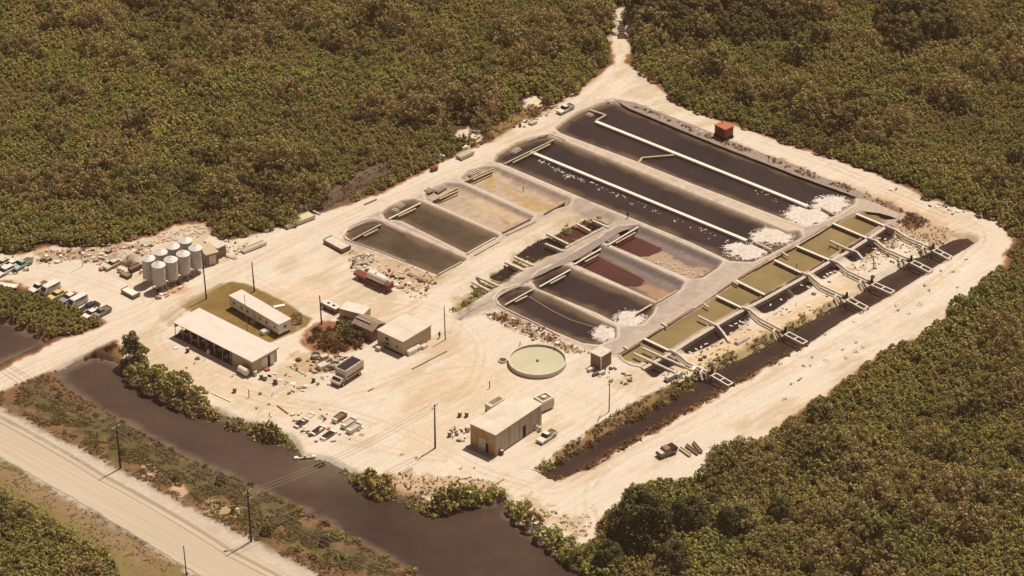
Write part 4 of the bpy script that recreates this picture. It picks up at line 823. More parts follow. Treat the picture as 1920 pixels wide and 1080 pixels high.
t, L, Wd, h = low_unit('box_trailer', 'narrow trailer with a dark sunken roof parked behind the storage building', 'trailer', ((921,763),(948,748),(908,757)), 2.3, M['palewall'], M['palewall'])
MB().box(.9, L-.3, .3, Wd-.3, h+.125, h+.17).build('dark_top', M['brownroof'], t)
# ------------------------------------------------------------------ silos
def silo(x, y, label):
    p = P(x, y); t = thing('grain_silo', label, 'silo', (p.x, p.y, 0), random.random()*6, 'grain silos by the access road'); r = 1.55
    MB().lathe([(r, 1.7), (r+.04, 1.72), (r, 1.75), (r, 3.3), (r+.03, 3.32), (r, 3.34), (r, 4.9), (r+.03, 4.92), (r, 4.94), (r, 6.6)], 28).build('body', M['galv'], t, smooth=False)
    MB().lathe([(r+.12, 6.55), (r+.12, 6.62), (.35, 7.35), (.3, 7.5), (0.001, 7.52)], 28).build('cap', M['galvroof'], t)
    MB().lathe([(r, 1.72), (.3, .6), (.22, .35), (0.001, .35)], 28).build('hopper', M['galv'], t)
    for k in range(6):
        a = 6.283*k/6; MB().tube([(r*math.cos(a), r*math.sin(a), 0), (r*math.cos(a), r*math.sin(a), 1.9)], .07, 6).build('leg', M['galv'], t)
    m = MB()
    for s in (-.2, .2): m.tube([(r+.12, s, .3), (r+.12, s, 6.6)], .025, 5)
    for k in range(15): m.tube([(r+.12, -.2, .5+.42*k), (r+.12, .2, .5+.42*k)], .02, 4)
    m.build('ladder', M['galv'], t)
for i, (x, y) in enumerate(((300,542),(323,532),(346,521),(369,510))):
    silo(x, y, ['first', 'second', 'third', 'fourth'][i]+' galvanised silo from the left in the front row beside the road')
for i, (x, y) in enumerate(((281,530),(304,518),(327,507),(350,496))):
    silo(x, y, ['first', 'second', 'third', 'fourth'][i]+' galvanised silo from the left in the back row by the forest')
# ------------------------------------------------------------------ round tank
p = P(1007.8, 681); rr = 54.5/8.0*(DIST/(P(1007.8, 681)-CAM).length)**-1
t = thing('round_tank', 'large round concrete tank of pale green water in the middle of the yard', 'tank', (p.x, p.y, 0))
MB().lathe([(rr-.25, -.2), (rr-.25, 1.0), (rr, 1.0), (rr, -.2)], 72).build('wall', M['palewall'], t)
MB().lathe([(rr-.28, 1.003), (rr-.28, 1.1), (rr+.06, 1.1), (rr+.06, 1.003)], 72).build('rim', M['concrete'], t)
MB().lathe([(0.001, .55), (rr-.25, .55)], 72).build('water', M['tankwater'], t)
MB().tube([(0, 0, .3), (0, 0, .95)], .3, 12).build('centre_pipe', M['brownroof'], t)
MB().tube([(rr*.6, rr*.72, .3), (rr*.6, rr*.72, 1.3)], .12, 8).build('standpipe', M['wood'], t)
p = P(942.7, 677); t = thing('small_round_pit', 'small round brown pit lined with a ring just left of the large round tank', 'pit', (p.x, p.y, 0))
MB().lathe([(.75, 0), (.75, .35), (1.05, .35), (1.05, 0)], 24).build('ring', M['palewood'], t); MB().lathe([(0.001, .12), (.75, .12)], 24).build('floor', M['rust'], t)
# ------------------------------------------------------------------ vehicles
def yaw(a, b_): p, q_ = P(*a), P(*b_); return math.atan2(q_.y-p.y, q_.x-p.x)
def wheels(t, xs, w, r=.34):
    for x in xs:
        for s in (-1, 1):
            wh = MB().tube([(x, s*(w/2-.2), r), (x, s*(w/2+.01), r)], r, 14).build('wheel', M['tyre'], t)
            MB().tube([(x, s*(w/2), r), (x, s*(w/2+.03), r)], r*.55, 10).build('rim', M['galv'], wh)
def car(kind, x, y, ang, paint, label, roofm=None):
    """front at +x; saloon, wagon, pickup or van"""
    p = P(x, y); t = thing('parked_car' if kind != 'pickup' else 'pickup_truck', label, 'car' if kind in ('saloon', 'wagon') else 'truck' if kind == 'pickup' else 'van', (p.x, p.y, hz(p.x, p.y)), ang)
    L, w = 5.3, 1.95
    if kind == 'van':
        MB().prism([(-2.5, .35), (2.5, .35), (2.55, 1.0), (2.3, 1.25), (1.75, 2.1), (1.5, 2.2), (-2.45, 2.2), (-2.5, 2.0)], -w/2, w/2, .12, 1.5).build('body', paint, t, bevel=.05)
        MB().prism([(2.36, 1.27), (1.86, 2.02), (1.88, 2.04), (2.40, 1.29)], -w/2+.2, w/2-.2).build('windscreen', M['glass'], t)
        for s in (-1, 1): MB().box(-2.0, 1.5, s*(w/2-.12)-.02, s*(w/2-.12)+.05*s+.02, 1.55, 1.95).build('side_window', M['glass'], t)
    else:
        MB().prism([(-2.6, .35), (2.6, .35), (2.66, .7), (2.55, .88), (1.0, .98), (-2.4, .98), (-2.62, .85)], -w/2, w/2, .06, .9).build('body', paint, t, bevel=.06)
        if kind == 'pickup':
            cab, rf = [(-.55, .985), (1.15, .985), (.65, 1.68), (-.4, 1.68)], (-.42, .68)
            MB().box(-2.5, -.7, -w/2+.14, w/2-.14, .985, 1.0).build('bed_floor', M['wood'], t)
            for s in (-1, 1): MB().box(-2.55, -.6, s*(w/2-.06)-.06, s*(w/2-.06)+.06, .985, 1.2).build('bed_side', paint, t)
            MB().box(-2.58, -2.48, -w/2+.13, w/2-.13, .985, 1.2).build('tailgate', paint, t)
        elif kind == 'wagon': cab, rf = [(-2.45, .985), (1.2, .985), (.55, 1.48), (-2.2, 1.48)], (-2.22, .56)
        else: cab, rf = [(-1.85, .985), (1.15, .985), (.45, 1.42), (-1.15, 1.42)], (-1.18, .47)
        MB().prism(cab, -w/2+.12, w/2-.12, .16, 1.2).build('cabin_glass', M['glass'], t)
        MB().box(rf[0], rf[1], -w/2+.26, w/2-.26, cab[2][1]+.003, cab[2][1]+.06, .05, .05).build('roof', roofm or paint, t, bevel=.02)
        for xx in (cab[0][0]+.25, rf[1]-.6):
            for s in (-1, 1): MB().tube([(xx, s*(w/2-.10), 1.0), (xx+.1, s*(w/2-.26), cab[2][1]+.02)], .05, 5).build('pillar', paint, t)
    for s in (2.68, -2.68): MB().box(min(s, s*.985), max(s, s*.985), -w/2+.05, w/2-.05, .42, .58).build('bumper', M['galv'], t)
    for s in (-1, 1): MB().tube([(2.6, s*.7, .68), (2.69, s*.7, .68)], .1, 8).build('headlight', M['white'], t)
    wheels(t, (-1.55, 1.65), w); return t
a_ = yaw((85,560),(70,568))
A1 = yaw((110,535),(75,553))     # noses towards the canal bushes
car('pickup', 73, 543, A1, M['carwhite'], 'leftmost white vehicle in the row of parked cars above the canal bushes')
car('van', 95, 547, A1, M['carwhite'], 'large white van second from the left in the row above the canal bushes')
car('saloon', 107, 557, A1, M['yellow'], 'yellow car in the parked row above the canal bushes')
car('saloon', 130, 562, A1, M['grey'], 'pale roofed grey car between the yellow car and the second white van', M['carwhite'])
car('van', 146, 571, A1, M['carwhite'], 'white van fifth in the parked row beside the dark blue car')
car('saloon', 168, 580, A1, M['navy'], 'dark blue car near the right end of the parked row')
car('saloon', 172, 592, A1, M['carwhite'], 'white car at the right end of the parked row nearest the access road')
car('pickup', 190, 590, A1, M['grey'], 'grey pickup nosed in beside the last white parked car', M['brownroof'])
car('pickup', 42, 500, A1, M['turq'], 'turquoise pickup at the left edge near the forest', M['turq'])
car('saloon', 22, 500, A1, M['carwhite'], 'white car just left of the turquoise pickup')
car('saloon', 4, 497, A1, M['cream'], 'cream car cut by the left edge of the view')
car('wagon', 10, 512, A1, M['carwhite'], 'white wagon below the turquoise pickup at the left edge')
car('saloon', 212, 499, A1, M['cream'], 'cream car parked left of the silos beside the marl heap')
car('pickup', 1025, 823, yaw((1040,812),(1010,832)), M['carwhite'], 'white pickup parked beside the grey side of the storage building')
car('pickup', 1060, 208, yaw((1072,202),(1048,214)), M['carwhite'], 'white pickup on the road at the top left corner of the largest pond', M['carwhite'])
p = P(457, 702); t = thing('gas_tank', 'rounded white gas tank standing at the near corner of the open shed', 'tank', (p.x, p.y, 0), yaw((448,696),(468,708)))
MB().tube([(-1.5, 0, 1.1), (-1.25, 0, 1.1), (1.25, 0, 1.1), (1.5, 0, 1.1)], [.45, .85, .85, .45], 18).build('vessel', M['white'], t, smooth=False)
for s in (-.8, .8): MB().box(s-.15, s+.15, -.6, .6, 0, .6).build('saddle', M['wood'], t)
# tanker trailer
p = P(701, 533); t = thing('tank_trailer', 'red flatbed trailer carrying a long white cylindrical tank', 'trailer', (p.x, p.y, 0), yaw((667,513),(737,545)))
MB().box(-5.6, 5.6, -1.15, 1.15, .95, 1.3).build('frame', M['redpaint'], t, bevel=.03); MB().box(-5.6, -1.6, -1.1, 1.1, 1.303, 1.45).build('deck', M['rust'], t)
tk = MB().tube([(-1.7, 0, 2.35), (-1.35, 0, 2.35), (3.9, 0, 2.35), (4.35, 0, 2.35)], [.55, 1.05, 1.05, .5], 24).build('tank', M['white'], t, smooth=False)
MB().tube([(.8, 0, 3.3), (.8, 0, 3.6)], .3, 12).build('hatch', M['galv'], tk)
for x in (-1, 1.2, 3.4): MB().box(x-.15, x+.15, -.95, .95, 1.303, 1.75).build('saddle', M['rust'], t)
MB().box(4.4, 5.5, -1.0, 1.0, 1.303, 2.1).build('pump_box', M['rust'], t, bevel=.05)
wheels(t, (-4.2, 3.2, 4.3), 2.3, .48)
# container truck
p = P(649, 711); t = thing('box_truck', 'pale box truck with a dark open topped body and a low cab', 'truck', (p.x, p.y, 0), yaw((665,697),(627,722)))
MB().box(-3.6, 1.5, -1.2, 1.2, 1.0, 3.0).build('box_body', M['palewall'], t, bevel=.03); MB().box(-3.4, 1.3, -1.02, 1.02, 3.003, 3.05).build('open_top', M['dark'], t)
for s in (-1, 1): MB().box(-3.6, 1.5, s*1.14-.06, s*1.14+.06, 3.003, 3.25).build('top_rail', M['white'], t)
for s in (-1, 1): MB().box(-3.3, 1.2, s*1.2-.03, s*1.2+.03, 1.3, 1.8).build('side_panel', M['wood'], t)
MB().prism([(1.6, .6), (3.2, .6), (3.25, 1.0), (2.9, 1.25), (2.35, 1.7), (1.6, 1.7)], -1.0, 1.0, .12, 1.3).build('cab', M['palewall'], t, bevel=.05)
MB().prism([(2.87, 1.29), (2.40, 1.66), (2.44, 1.69), (2.92, 1.31)], -.85, .85).build('windscreen', M['glass'], t); MB().box(-3.6, 3.0, -.5, .5, .6, .95).build('chassis', M['dark'], t)
wheels(t, (-2.4, 2.3), 2.2, .48)
t.scale = (1.2, 1.35, 1.15)
# red excavator cab unit
p = P(1357, 256); t = thing('red_machine', 'square red machine housing standing beside the far pond dike', 'machine', (p.x, p.y, hz(p.x, p.y)), yaw((1340,246),(1372,262)))
MB().box(-1.9, 1.9, -1.5, 1.5, .7, 3.1).build('housing', M['redpaint'], t, bevel=.08); MB().box(-2.0, 2.0, -1.6, 1.6, 3.1, 3.25).build('roof', mat('faded_red', (.46, .15, .075), .7), t)
MB().box(-.6, 1.2, -1.55, -1.5, 1.1, 2.5).build('door', M['rust'], t); MB().tube([(-1.2, .5, 3.2), (-1.2, .5, 4.0)], .12, 8).build('exhaust', M['dark'], t)
for s in (-1, 1): MB().prism([(-2.0, 0), (2.0, 0), (2.3, .35), (2.0, .7), (-2.0, .7), (-2.3, .35)], s*1.1-.3, s*1.1+.3).build('track', M['dark'], t)
# abandoned truck and scrap by the forest
p = P(1250, 852); t = thing('old_truck', 'dark wrecked truck with a pale bonnet left at the forest edge', 'truck', (p.x, p.y, 0), yaw((1268,845),(1236,858)))
MB().prism([(-2.2, .5), (2.3, .5), (2.35, 1.1), (1.2, 1.3), (.9, 2.0), (-.4, 2.0), (-.5, 1.2), (-2.2, 1.2)], -1.0, 1.0, .1, 1.5).build('body', M['brownroof'], t, bevel=.05)
MB().box(1.2, 2.2, -.85, .85, 1.31, 1.4).build('bonnet', M['palewall'], t); MB().box(-2.2, -.6, -1.1, 1.1, 1.21, 1.7).build('bed', M['dark'], t); MB().box(-.4, .7, -.8, .8, 2.003, 2.06).build('roof', M['pinkwall'], t)
wheels(t, (-1.5, 1.5), 2.0, .42)
for i, (x, y, dx, dy, lab) in enumerate(((1284,850,20,14,'long pale beam nearest the wrecked truck'), (1297,846,22,16,'dark rusted beam behind the wrecked truck'), (1307,842,16,18,'topmost scrap beam leaning towards the brown trees'))):
    a, b_ = P(x-dx/2, y-dy/2), P(x+dx/2, y+dy/2); m = MB(); m.bar(a, b_, .5, .1, .45); m.bar(a+Vector((.2, .5, 0)), b_+Vector((.2, .5, 0)), .2, .1, .6); tag(m.build('scrap_beam', M['palewood'] if i == 0 else M['wood']), lab, 'scrap', 'scrap beams by the wrecked truck')
# open bins with white ends near the canal
for i, (x, y, dk_, lab) in enumerate(((565,795,1,'dark empty bin furthest left of the bins near the canal'), (596,809,1,'dark bin in the middle of the lower bins near the canal'), (615,818,1,'dark bin lowest of the group near the canal'), (637,786,0,'topmost brown bin of the group near the canal'),
        (654,797,2,'pale slatted bin between the topmost and rightmost bins'), (664,806,2,'rightmost grey bin of the group near the canal'), (576,783,3,'empty pale frame beside the leftmost dark bin'))):
    p = P(x, y); t = thing('open_bin', lab, 'bin', (p.x, p.y, 0), yaw((x-10, y+7), (x+10, y-7)), 'bins near the canal'); hh = .45 if dk_ == 1 else .25 if dk_ == 3 else 1.0
    for s in (-1, 1): MB().box(-1.5, 1.5, s*.75-.06, s*.75+.06, 0.05, hh).build('side', M['wood'] if dk_ < 2 else M['palewall'], t)
    MB().box(-1.5, 1.5, -.69, .69, .05, .15 if dk_ == 1 else hh*.75).build('bed', [M['wood'], M['dark'], M['greywall'], M['rock']][dk_], t)
    for s in (-1, 1): MB().box(s*1.75-.25, s*1.75+.25, -.7, .7, .05, hh+.1).build('end_box', M['white'], t, bevel=.06)
# trailers and sleds by the silos and road
def flat(name, label, cat, q_, z, side, top, inner=None, curbs=.25):
    o_, ang, L, Wd = frame3(*q_, z); t = thing(name, label, cat, o_, ang)
    MB().box(0, L, 0, Wd, .25, z).build('body', side, t, bevel=.03); MB().box(.15, L-.15, .15, Wd-.15, z+.002, z+.03).build('deck', top, t)
    for y in (.05, Wd-.15): MB().box(0, L, y, y+.1, z, z+curbs).build('rail', side, t)
    for y in (Wd*.25, Wd*.75): MB().box(L*.2, L*.8, y-.2, y+.2, 0, .248).build('skid', M['dark'], t)
    return t
flat('cargo_barge', 'flat cream barge hull with low sides resting by the north forest edge', 'barge', ((539,425),(590,404),(527,416)), .9, M['palewall'], M['cream'])
flat('plank_stack', 'stack of white boards lying beside the access road right of the sheds', 'lumber', ((458,472),(497,453),(452,467)), .7, M['white'], M['palewood'])
flat('pallet_box', 'long low brown box beside the rounded end of the nearest pond in the left row', 'crate', ((642,469),(658,461),(607,449)), 1.0, M['pinkwall'], M['concrete'])
flat('flat_wagon', 'flat wagon with a white top in front of the silos', 'wagon', ((250,556),(262,549),(229,542)), .9, M['brownroof'], M['white'])
flat('rusty_trailer', 'rusty red trailer loaded with timber beside the leftmost silo', 'trailer', ((247,507),(266,496),(240,502)), .9, M['rust'], M['wood'])
flat('dark_trailer', 'small dark trailer in front of the cream car near the silos', 'trailer', ((240,520),(248,515),(224,512)), .7, M['wood'], M['pinkwall'])
flat('pipe_trailer', 'pale trailer with white pump on the access road shoulder near the second pond', 'trailer', ((866,296),(888,284),(855,290)), .9, M['palewall'], M['palewood'])
flat('pipe_trailer', 'small pale sled on the road shoulder furthest up the access road', 'sled', ((998,233),(1008,228),(990,229)), .5, M['palewall'], M['rock'])
flat('white_skiff', 'long white plank raft at the left edge below the parked cars', 'raft', ((30,540),(31,533),(-6,528)), .5, M['white'], M['white'])
p = P(813.7, 319.5); t = thing('handcart', 'small dark handcart on the shoulder of the access road', 'cart', (p.x, p.y, 0), .6)
MB().box(-.9, .9, -.6, .6, .35, 1.0).build('tub', M['wood'], t, bevel=.04); MB().box(-.8, .8, -.5, .5, 1.003, 1.03).build('load', M['rust'], t); wheels(t, (-.5, .5), 1.2, .25)
# excavator-ish pump on the shoulder
p = P(872, 286); t = thing('pump_engine', 'pale pump engine standing on the trailer shoulder of the access road', 'pump', (p.x, p.y, .96), .6)
MB().box(-.9, .7, -.45, .45, 0, .9).build('engine', M['white'], t, bevel=.06); MB().tube([(.7, 0, .4), (1.5, 0, .4)], .25, 10).build('pump_head', M['galv'], t); MB().tube([(-.3, 0, .9), (-.3, 0, 1.5)], .08, 6).build('exhaust', M['dark'], t)
# ------------------------------------------------------------------ pieces made of beams
def beam(name, label, cat, a, b_, w, z0, z1, m, group=None, parent=None):
    pa, pb = P(*a, z1), P(*b_, z1); o = MB().bar(pa, pb, w, z0, z1).build(name, m, parent)
    if label: tag(o, label, cat, group)
    return o
ORD = ['nearest', 'second', 'third', 'fourth', 'fifth', 'sixth', 'seventh', 'eighth', 'ninth']
def gate(label, a, b_, a2=None, b2=None, col='palewood', col2='palewood', posts=5, z=.35):
    pa, pb = P(*a, z), P(*b_, z); mid = (pa+pb)/2; t = thing('sluice_gate', label, 'sluice gate', (mid.x, mid.y, 0), 0, 'sluice gates across the pond ends')
    la, lb = pa-mid, pb-mid
    MB().bar(la, lb, .38, z-.18, z).build('walkway', M[col], t)
    for k in range(posts):
        q_ = la.lerp(lb, (k+.5)/posts); MB().tube([(q_.x, q_.y, -1.6), (q_.x, q_.y, z-.18)], .09, 6).build('post', M['wood'], t)
    MB().bar(la*.96, lb*.96, .06, -1.1, z-.183).build('screen', M['brownroof'], t)
    if a2:
        qa, qb = P(*a2, z)-mid, P(*b2, z)-mid; MB().bar(qa, qb, .42, z-.25, z-.05).build('filter_boom', M[col2], t)
        for k in (0.1, .9): q_ = qa.lerp(qb, k); MB().tube([(q_.x, q_.y, -1.6), (q_.x, q_.y, z-.25)], .08, 6).build('post', M['wood'], t)
    return t
G = [('left end of the first pond in the upper left row', (660,449),(715,420),(682,442),(709,429),'palewood','palewood'),
 ('left end of the second pond in the upper left row', (729,410),(789,380),(747,405),(780,390),'white','yellowwood'),
 ('left end of the lower drained tan pond', (810,376),(860,351),(824,372),(861,356),'palewood','yellowwood'),
 ('left end of the upper drained tan pond', (872,339),(925,315),(887,336),(925,319),'palewood','yellowwood'),
 ('left end of the second largest pond', (945,307),(1040,261),(962,304),(1032,269),'palewood','palewood'),
 ('left end of the lowest pond in the right row', (947,571),(999,542),(966,565),(989,554),'concrete','palewood'),
 ('left end of the second pond in the right row', (1012,537),(1070,505),(1032,531),(1060,516),'white','palewood'),
 ('left end of the lower red pond', (1077,495),(1127,466),(1097,490),(1124,476),'white','palewood'),
 ('left end of the upper red pond', (1140,459),(1197,425),(1155,455),(1192,435),'white','palewood'),
 ('right end of the first pond in the upper left row', (822,514),(866,490),None,None,'palewood','wood'),
 ('right end of the second pond in the upper left row', (875,475),(929,445),(890,477),(937,451),'concrete','palewood'),
 ('right end of the lower drained tan pond', (942,436),(995,410),(950,439),(1004,414),'wood','palewood'),
 ('right end of the upper drained tan pond', (1020,401),(1060,379),None,None,'wood','wood'),
 ('right end of the lower red pond', (1232,566),(1270,544),None,None,'palewood','wood'),
 ('right end of the second pond in the right row', (1192,588),(1222,570),None,None,'concrete','wood')]
for lab, a, b_, a2, b2, c1, c2 in G: gate('timber sluice gate at the '+lab, a, b_, a2, b2, c1, c2)
# intake boxes of short pipes at the head of each pond
def rack(x, y, n, lab, dx=5, m='pipe', ln=1.6, z=.25):
    p = P(x, y); t = thing('intake_rack', lab, 'pipe rack', (p.x, p.y, max(hz(p.x, p.y), -.5)), yaw((x, y), (x+10, y-6)), 'intake pipe racks'); w = n*.75
    MB().box(-w/2, w/2, -.9, .9, 0.02, .12).build('tray', M['palewood'], t)
    for k in range(n): MB().tube([(-w/2+.4+.75*k, -ln/2, .3), (-w/2+.4+.75*k, ln/2, .3)], .17, 8).build('pipe', M[m], t)
rack(826, 351, 5, 'rack of white pipes at the head of the lower drained pond'); rack(804, 357, 3, 'pair of fat white pipes by the road above the second pond')
rack(890, 322, 5, 'rack of white pipes at the head of the upper drained pond'); rack(750, 383, 3, 'white pipes at the head of the second upper left pond')
rack(967, 280, 4, 'small pipes at the rounded head of the second largest pond'); rack(1147, 444, 6, 'tray of pipes at the head of the upper red pond'); rack(1095, 474, 6, 'tray of pipes at the head of the lower red pond')
rack(1106, 213, 2, 'white pump float at the head of the largest pond'); rack(741, 392, 2, 'short white pipes beside the second upper left gate')
# floating booms
def boom(name, label, pts, w, z0, z1, m, floats=0):
    p0 = P(*pts[0], z1); t = thing(name, label, 'boom', (p0.x, p0.y, 0))
    for a, b_ in zip(pts[:-1], pts[1:]):
        qa, qb = P(*a, z1)-p0, P(*b_, z1)-p0; d = (qb-qa).normalized()*(-.0); MB().bar(qa+Vector((0, 0, 0)), qb+d, w, z0, z1).build('walkway', m, t)
        n = max(2, int((qb-qa).length/4))
        for k in range(n): q_ = qa.lerp(qb, (k+.5)/n); MB().tube([(q_.x, q_.y, -2), (q_.x, q_.y, z0)], .08, 5).build('pile', M['wood'], t)
boom('pond_walkway', 'long white walkway down the middle of the largest pond', [(1117,227),(1515,386)], 1.0, -.45, .1, M['white'])
boom('pond_walkway', 'square white boom round the head of the largest pond walkway', [(1105,205),(1136,215),(1117,226)], .5, -.4, .15, M['palewood'])
boom('pond_walkway', 'bent pale boom branching off the largest pond walkway', [(1196,306),(1204,295),(1264,290)], .5, -.45, .05, M['palewood'])
boom('pond_walkway', 'long white walkway down the middle of the second largest pond', [(995,284),(1400,450)], .95, -.45, .1, M['white'])
boom('pond_walkway', 'short plank between the two foam patches of the largest pond', [(1540,388),(1565,402)], .5, -.2, .2, M['palewood'])
boom('pond_walkway', 'short plank between the two foam patches of the second largest pond', [(1413,452),(1447,468)], .5, -.2, .2, M['palewood'])
def line(name, label, cat, pts, r, m, zs, sag=0, group=None, parent=None, seg=5):
    out = []
    for i in range(len(pts)-1):
        a = P(*pts[i], zs[i]); b_ = P(*pts[i+1], zs[i+1]); n = 14 if sag else 4
        for k in range(n): q_ = a.lerp(b_, k/n); q_.z -= sag*4*(k/n)*(1-k/n); out.append(q_)
    out.append(P(*pts[-1], zs[-1])); o = MB().tube(out, r, seg).build(name, m, parent)
    if label: tag(o, label, cat, group)
    return o
line('float_rope', 'thin pale rope floating along the lowest right hand pond', 'rope', [(992,556),(1030,580),(1070,600),(1116,614)], .11, M['palewood'], [-.42]*4)
# curbs
def curb(label, pts, w=.28, z=.28, m='concrete', closed=False):
    p0 = P(*pts[0], z); m_ = MB(); sm_ = []
    for i in range(len(pts)-1):
        a, b_ = P(*pts[i], z), P(*pts[i+1], z); m_.tube([(a.x, a.y, z-.14), (b_.x, b_.y, z-.14)], w*.6, 6)
    tag(m_.build('pond_curb', M[m]), label, 'curb')
curb('pale curb round the rounded left end of the first upper left pond', [(720,517) if False else (760,489),(700,466),(660,452),(648,447),(645,440),(650,432),(664,424),(686,415),(702,412),(716,415),(724,420),(760,436)], .25)
curb('pale curb round the rounded left end of the lowest right hand pond', [(1050,629),(1000,603),(945,577),(933,569),(930,560),(940,549),(958,540),(975,536),(992,537),(1002,543)], .3, .25)
curb('pale curb along the rounded near end of the tan channel', [(1160,666),(1168,676),(1185,684),(1205,688)], .3, .2)
curb('pale curb round the left end of the second largest pond', [(990,262),(1012,254),(1030,251),(1048,256),(1060,262)], .22, .2)
curb('white edge of the culvert road at the top of the middle ditch', [(1060,464),(1098,444),(1132,426)], .45, .3)
curb('pale edging along the far bank of the largest pond', [(1152,186),(1180,200),(1240,224),(1330,258),(1400,288),(1460,312)], .16, .2)
# ------------------------------------------------------------------ weirs, intake pipes and frames on the right channel
# outer wall of the channel
wall_pts = [(1205,690),(1253,664),(1300,634),(1375,590),(1433,560),(1500,523),(1548,494),(1592,470),(1626,448),(1662,424)]
t = thing('channel_wall', 'long pale retaining wall between the tan channel and the dark pits', 'wall', (P(*wall_pts[0]).x, P(*wall_pts[0]).y, 0)); b0 = P(*wall_pts[0])
for a, b_ in zip(wall_pts[:-1], wall_pts[1:]):
    qa, qb = P(*a, .3)-b0, P(*b_, .3)-b0; qa.z = qb.z = 0; MB().bar(qa, qb, .9, -.9, .22).build('wall_panel', M['concrete'], t)
    MB().bar(qa, qb, .22, .222, .34).build('coping', M['palewall'], t)
t = thing('channel_wall', 'low pinkish wall along the pond side of the tan channel', 'wall', (P(1205,636).x, P(1205,636).y, 0)); b0 = P(1205, 636); b0.z = 0
for a, b_ in (((1167,664),(1200,644)),((1212,634),(1240,616)),((1250,610),(1300,578)),((1345,549),(1379,526)),((1385,522),(1440,488)),((1456,480),(1488,462)),((1500,455),(1552,424))):
    qa, qb = P(*a)-b0, P(*b_)-b0; MB().bar(qa, qb, .35, -.7, .16).build('wall_panel', M['pinkwall'], t)
def weir(i, a, b_):
    lab = ORD[i]+' concrete weir from the near end across the tan channel'
    pa, pb = P(*a, .4), P(*b_, .4); t = thing('channel_weir', lab, 'weir', (pa.x, pa.y, 0), 0, 'weirs across the tan channel'); d = pb-pa; d.z = 0
    MB().bar(Vector((0, 0)), d, .62, .15, .4).build('walkway', M['pipe'], t); MB().bar(d*.02, d*.98, .3, -1.2, .147).build('weir_wall', M['brownroof'], t)
    for k in (.25, .6): MB().tube([(d.x*k-.2, d.y*k-.35, -1.2), (d.x*k-.2, d.y*k-.35, .3)], .09, 6).build('post', M['wood'], t)
for i, (a, b_) in enumerate((((1207,634),(1256,657)), ((1343,554),(1392,577)), ((1379,525),(1434,552)), ((1452,487),(1503,511)), ((1494,461),(1556,487)), ((1561,418),(1627,446)), ((1605,400),(1660,423)))): weir(i, a, b_)
def intake(i, lab, pts, f0, f1):
    p0 = P(*pts[0], .5); t = thing('intake_pump', lab, 'pump', (p0.x, p0.y, 0), 0, 'canal intake pumps'); p0.z = 0
    zz = [.55, .6, .7]+[.75]*(len(pts)-3); W3 = [P(*q_, z)-p0 for q_, z in zip(pts, zz)]
    MB().tube(W3, .34, 10).build('pipe', M['pipe'], t)
    off = Vector((-.55, -.8, -.1)); MB().tube([q_+off for q_ in W3[1:]], .2, 8).build('side_pipe', M['palewood'], t)
    for q_ in W3[1:]: MB().tube([(q_.x, q_.y, -1.2), (q_.x, q_.y, q_.z)], .11, 6).build('support', M['concrete'], t)
    a, b_ = P(*f0, .7)-p0, P(*f1, .7)-p0; d = (b_-a); d.z = 0; n = Vector((-d.y, d.x, 0)).normalized()
    fr_ = MB(); 
    for s in (-.75, .75): fr_.bar(a+n*s, b_+n*s, .26, .55, .82)
    fr_.build('bridge_frame', M['white'], t)
    for k in (0.02, .5, .98): c_ = a+d*k; MB().bar(c_-n*.62, c_+n*.62, .24, .57, .80).build('cross_beam', M['white'], t)
    for k in (.02, .98):
        for s in (-.75, .75): c_ = a+d*k+n*s; MB().tube([(c_.x, c_.y, -3), (c_.x, c_.y, .55)], .12, 6).build('pile', M['wood'], t)
    back = a-d*.28; MB().bar(back-n*.5, a-n*.5, .35, .5, .9).build('deck', M['concrete'], t); MB().bar(back+n*.55, a+n*.55, .35, .5, .9).build('deck', M['brownroof'], t)
    m_ = MB().tube([(a.x-.3, a.y+.2, .9), (a.x-.3, a.y+.2, 2.3)], [.32, .26], 10).build('motor', M['dark'], t); MB().box(a.x-1.4, a.x-.6, a.y-.3, a.y+.4, .9, 1.6).build('gearbox', M['wood'], t, bevel=.05)
    e_ = back; MB().tube([(e_.x-1.5, e_.y+.3, .9), (e_.x-2.0, e_.y-.6, .6), (e_.x-1.5, e_.y-1.6, -.6)], .3, 8).build('elbow', M['pipe'], t)
    MB().tube([(e_.x-.8, e_.y-1.0, -.4), (e_.x-.1, e_.y-2.4, -1.3)], .16, 7).build('discharge_hose', M['yellowwood'], t)
IN = [([(1256,656),(1272,664),(1290,680),(1338,702)], (1338,702), (1370,721)), ([(1392,576),(1408,582),(1425,597),(1475,623)], (1475,625), (1510,643)),
      ([(1503,511),(1520,517),(1540,535),(1590,558)], (1590,560), (1624,578)), ([(1556,487),(1572,493),(1590,508),(1637,530)], (1637,532), (1674,548)),
      ([(1627,446),(1643,452),(1660,466),(1708,487)], (1711,491), (1745,508)), ([(1660,423),(1681,432),(1700,445),(1748,465)], (1752,468), (1781,483))]
for i, (pts, f0, f1) in enumerate(IN): intake(i, ORD[i]+' white intake pipe and frame from the near end reaching over the narrow canal', pts, f0, f1)
for i, (pts, lab) in enumerate((([(1309,593),(1345,611),(1356,624),(1367,641)], 'bent white pipe from the tan channel down past the largest dark pit'), ([(1557,452),(1584,465),(1607,473),(1618,486)], 'bent white pipe across the far part of the tan channel'),
        ([(1206,653),(1245,671),(1285,688)], 'upper of two straight white pipes at the near end of the channel'), ([(1189,663),(1230,682),(1269,700)], 'lower of two straight white pipes at the near end of the channel'))):
    line('outfall_pipe', lab, 'pipe', pts, .3, M['pipe'], [.55]*(len(pts)-1)+[.3], 0, None, None, 9)
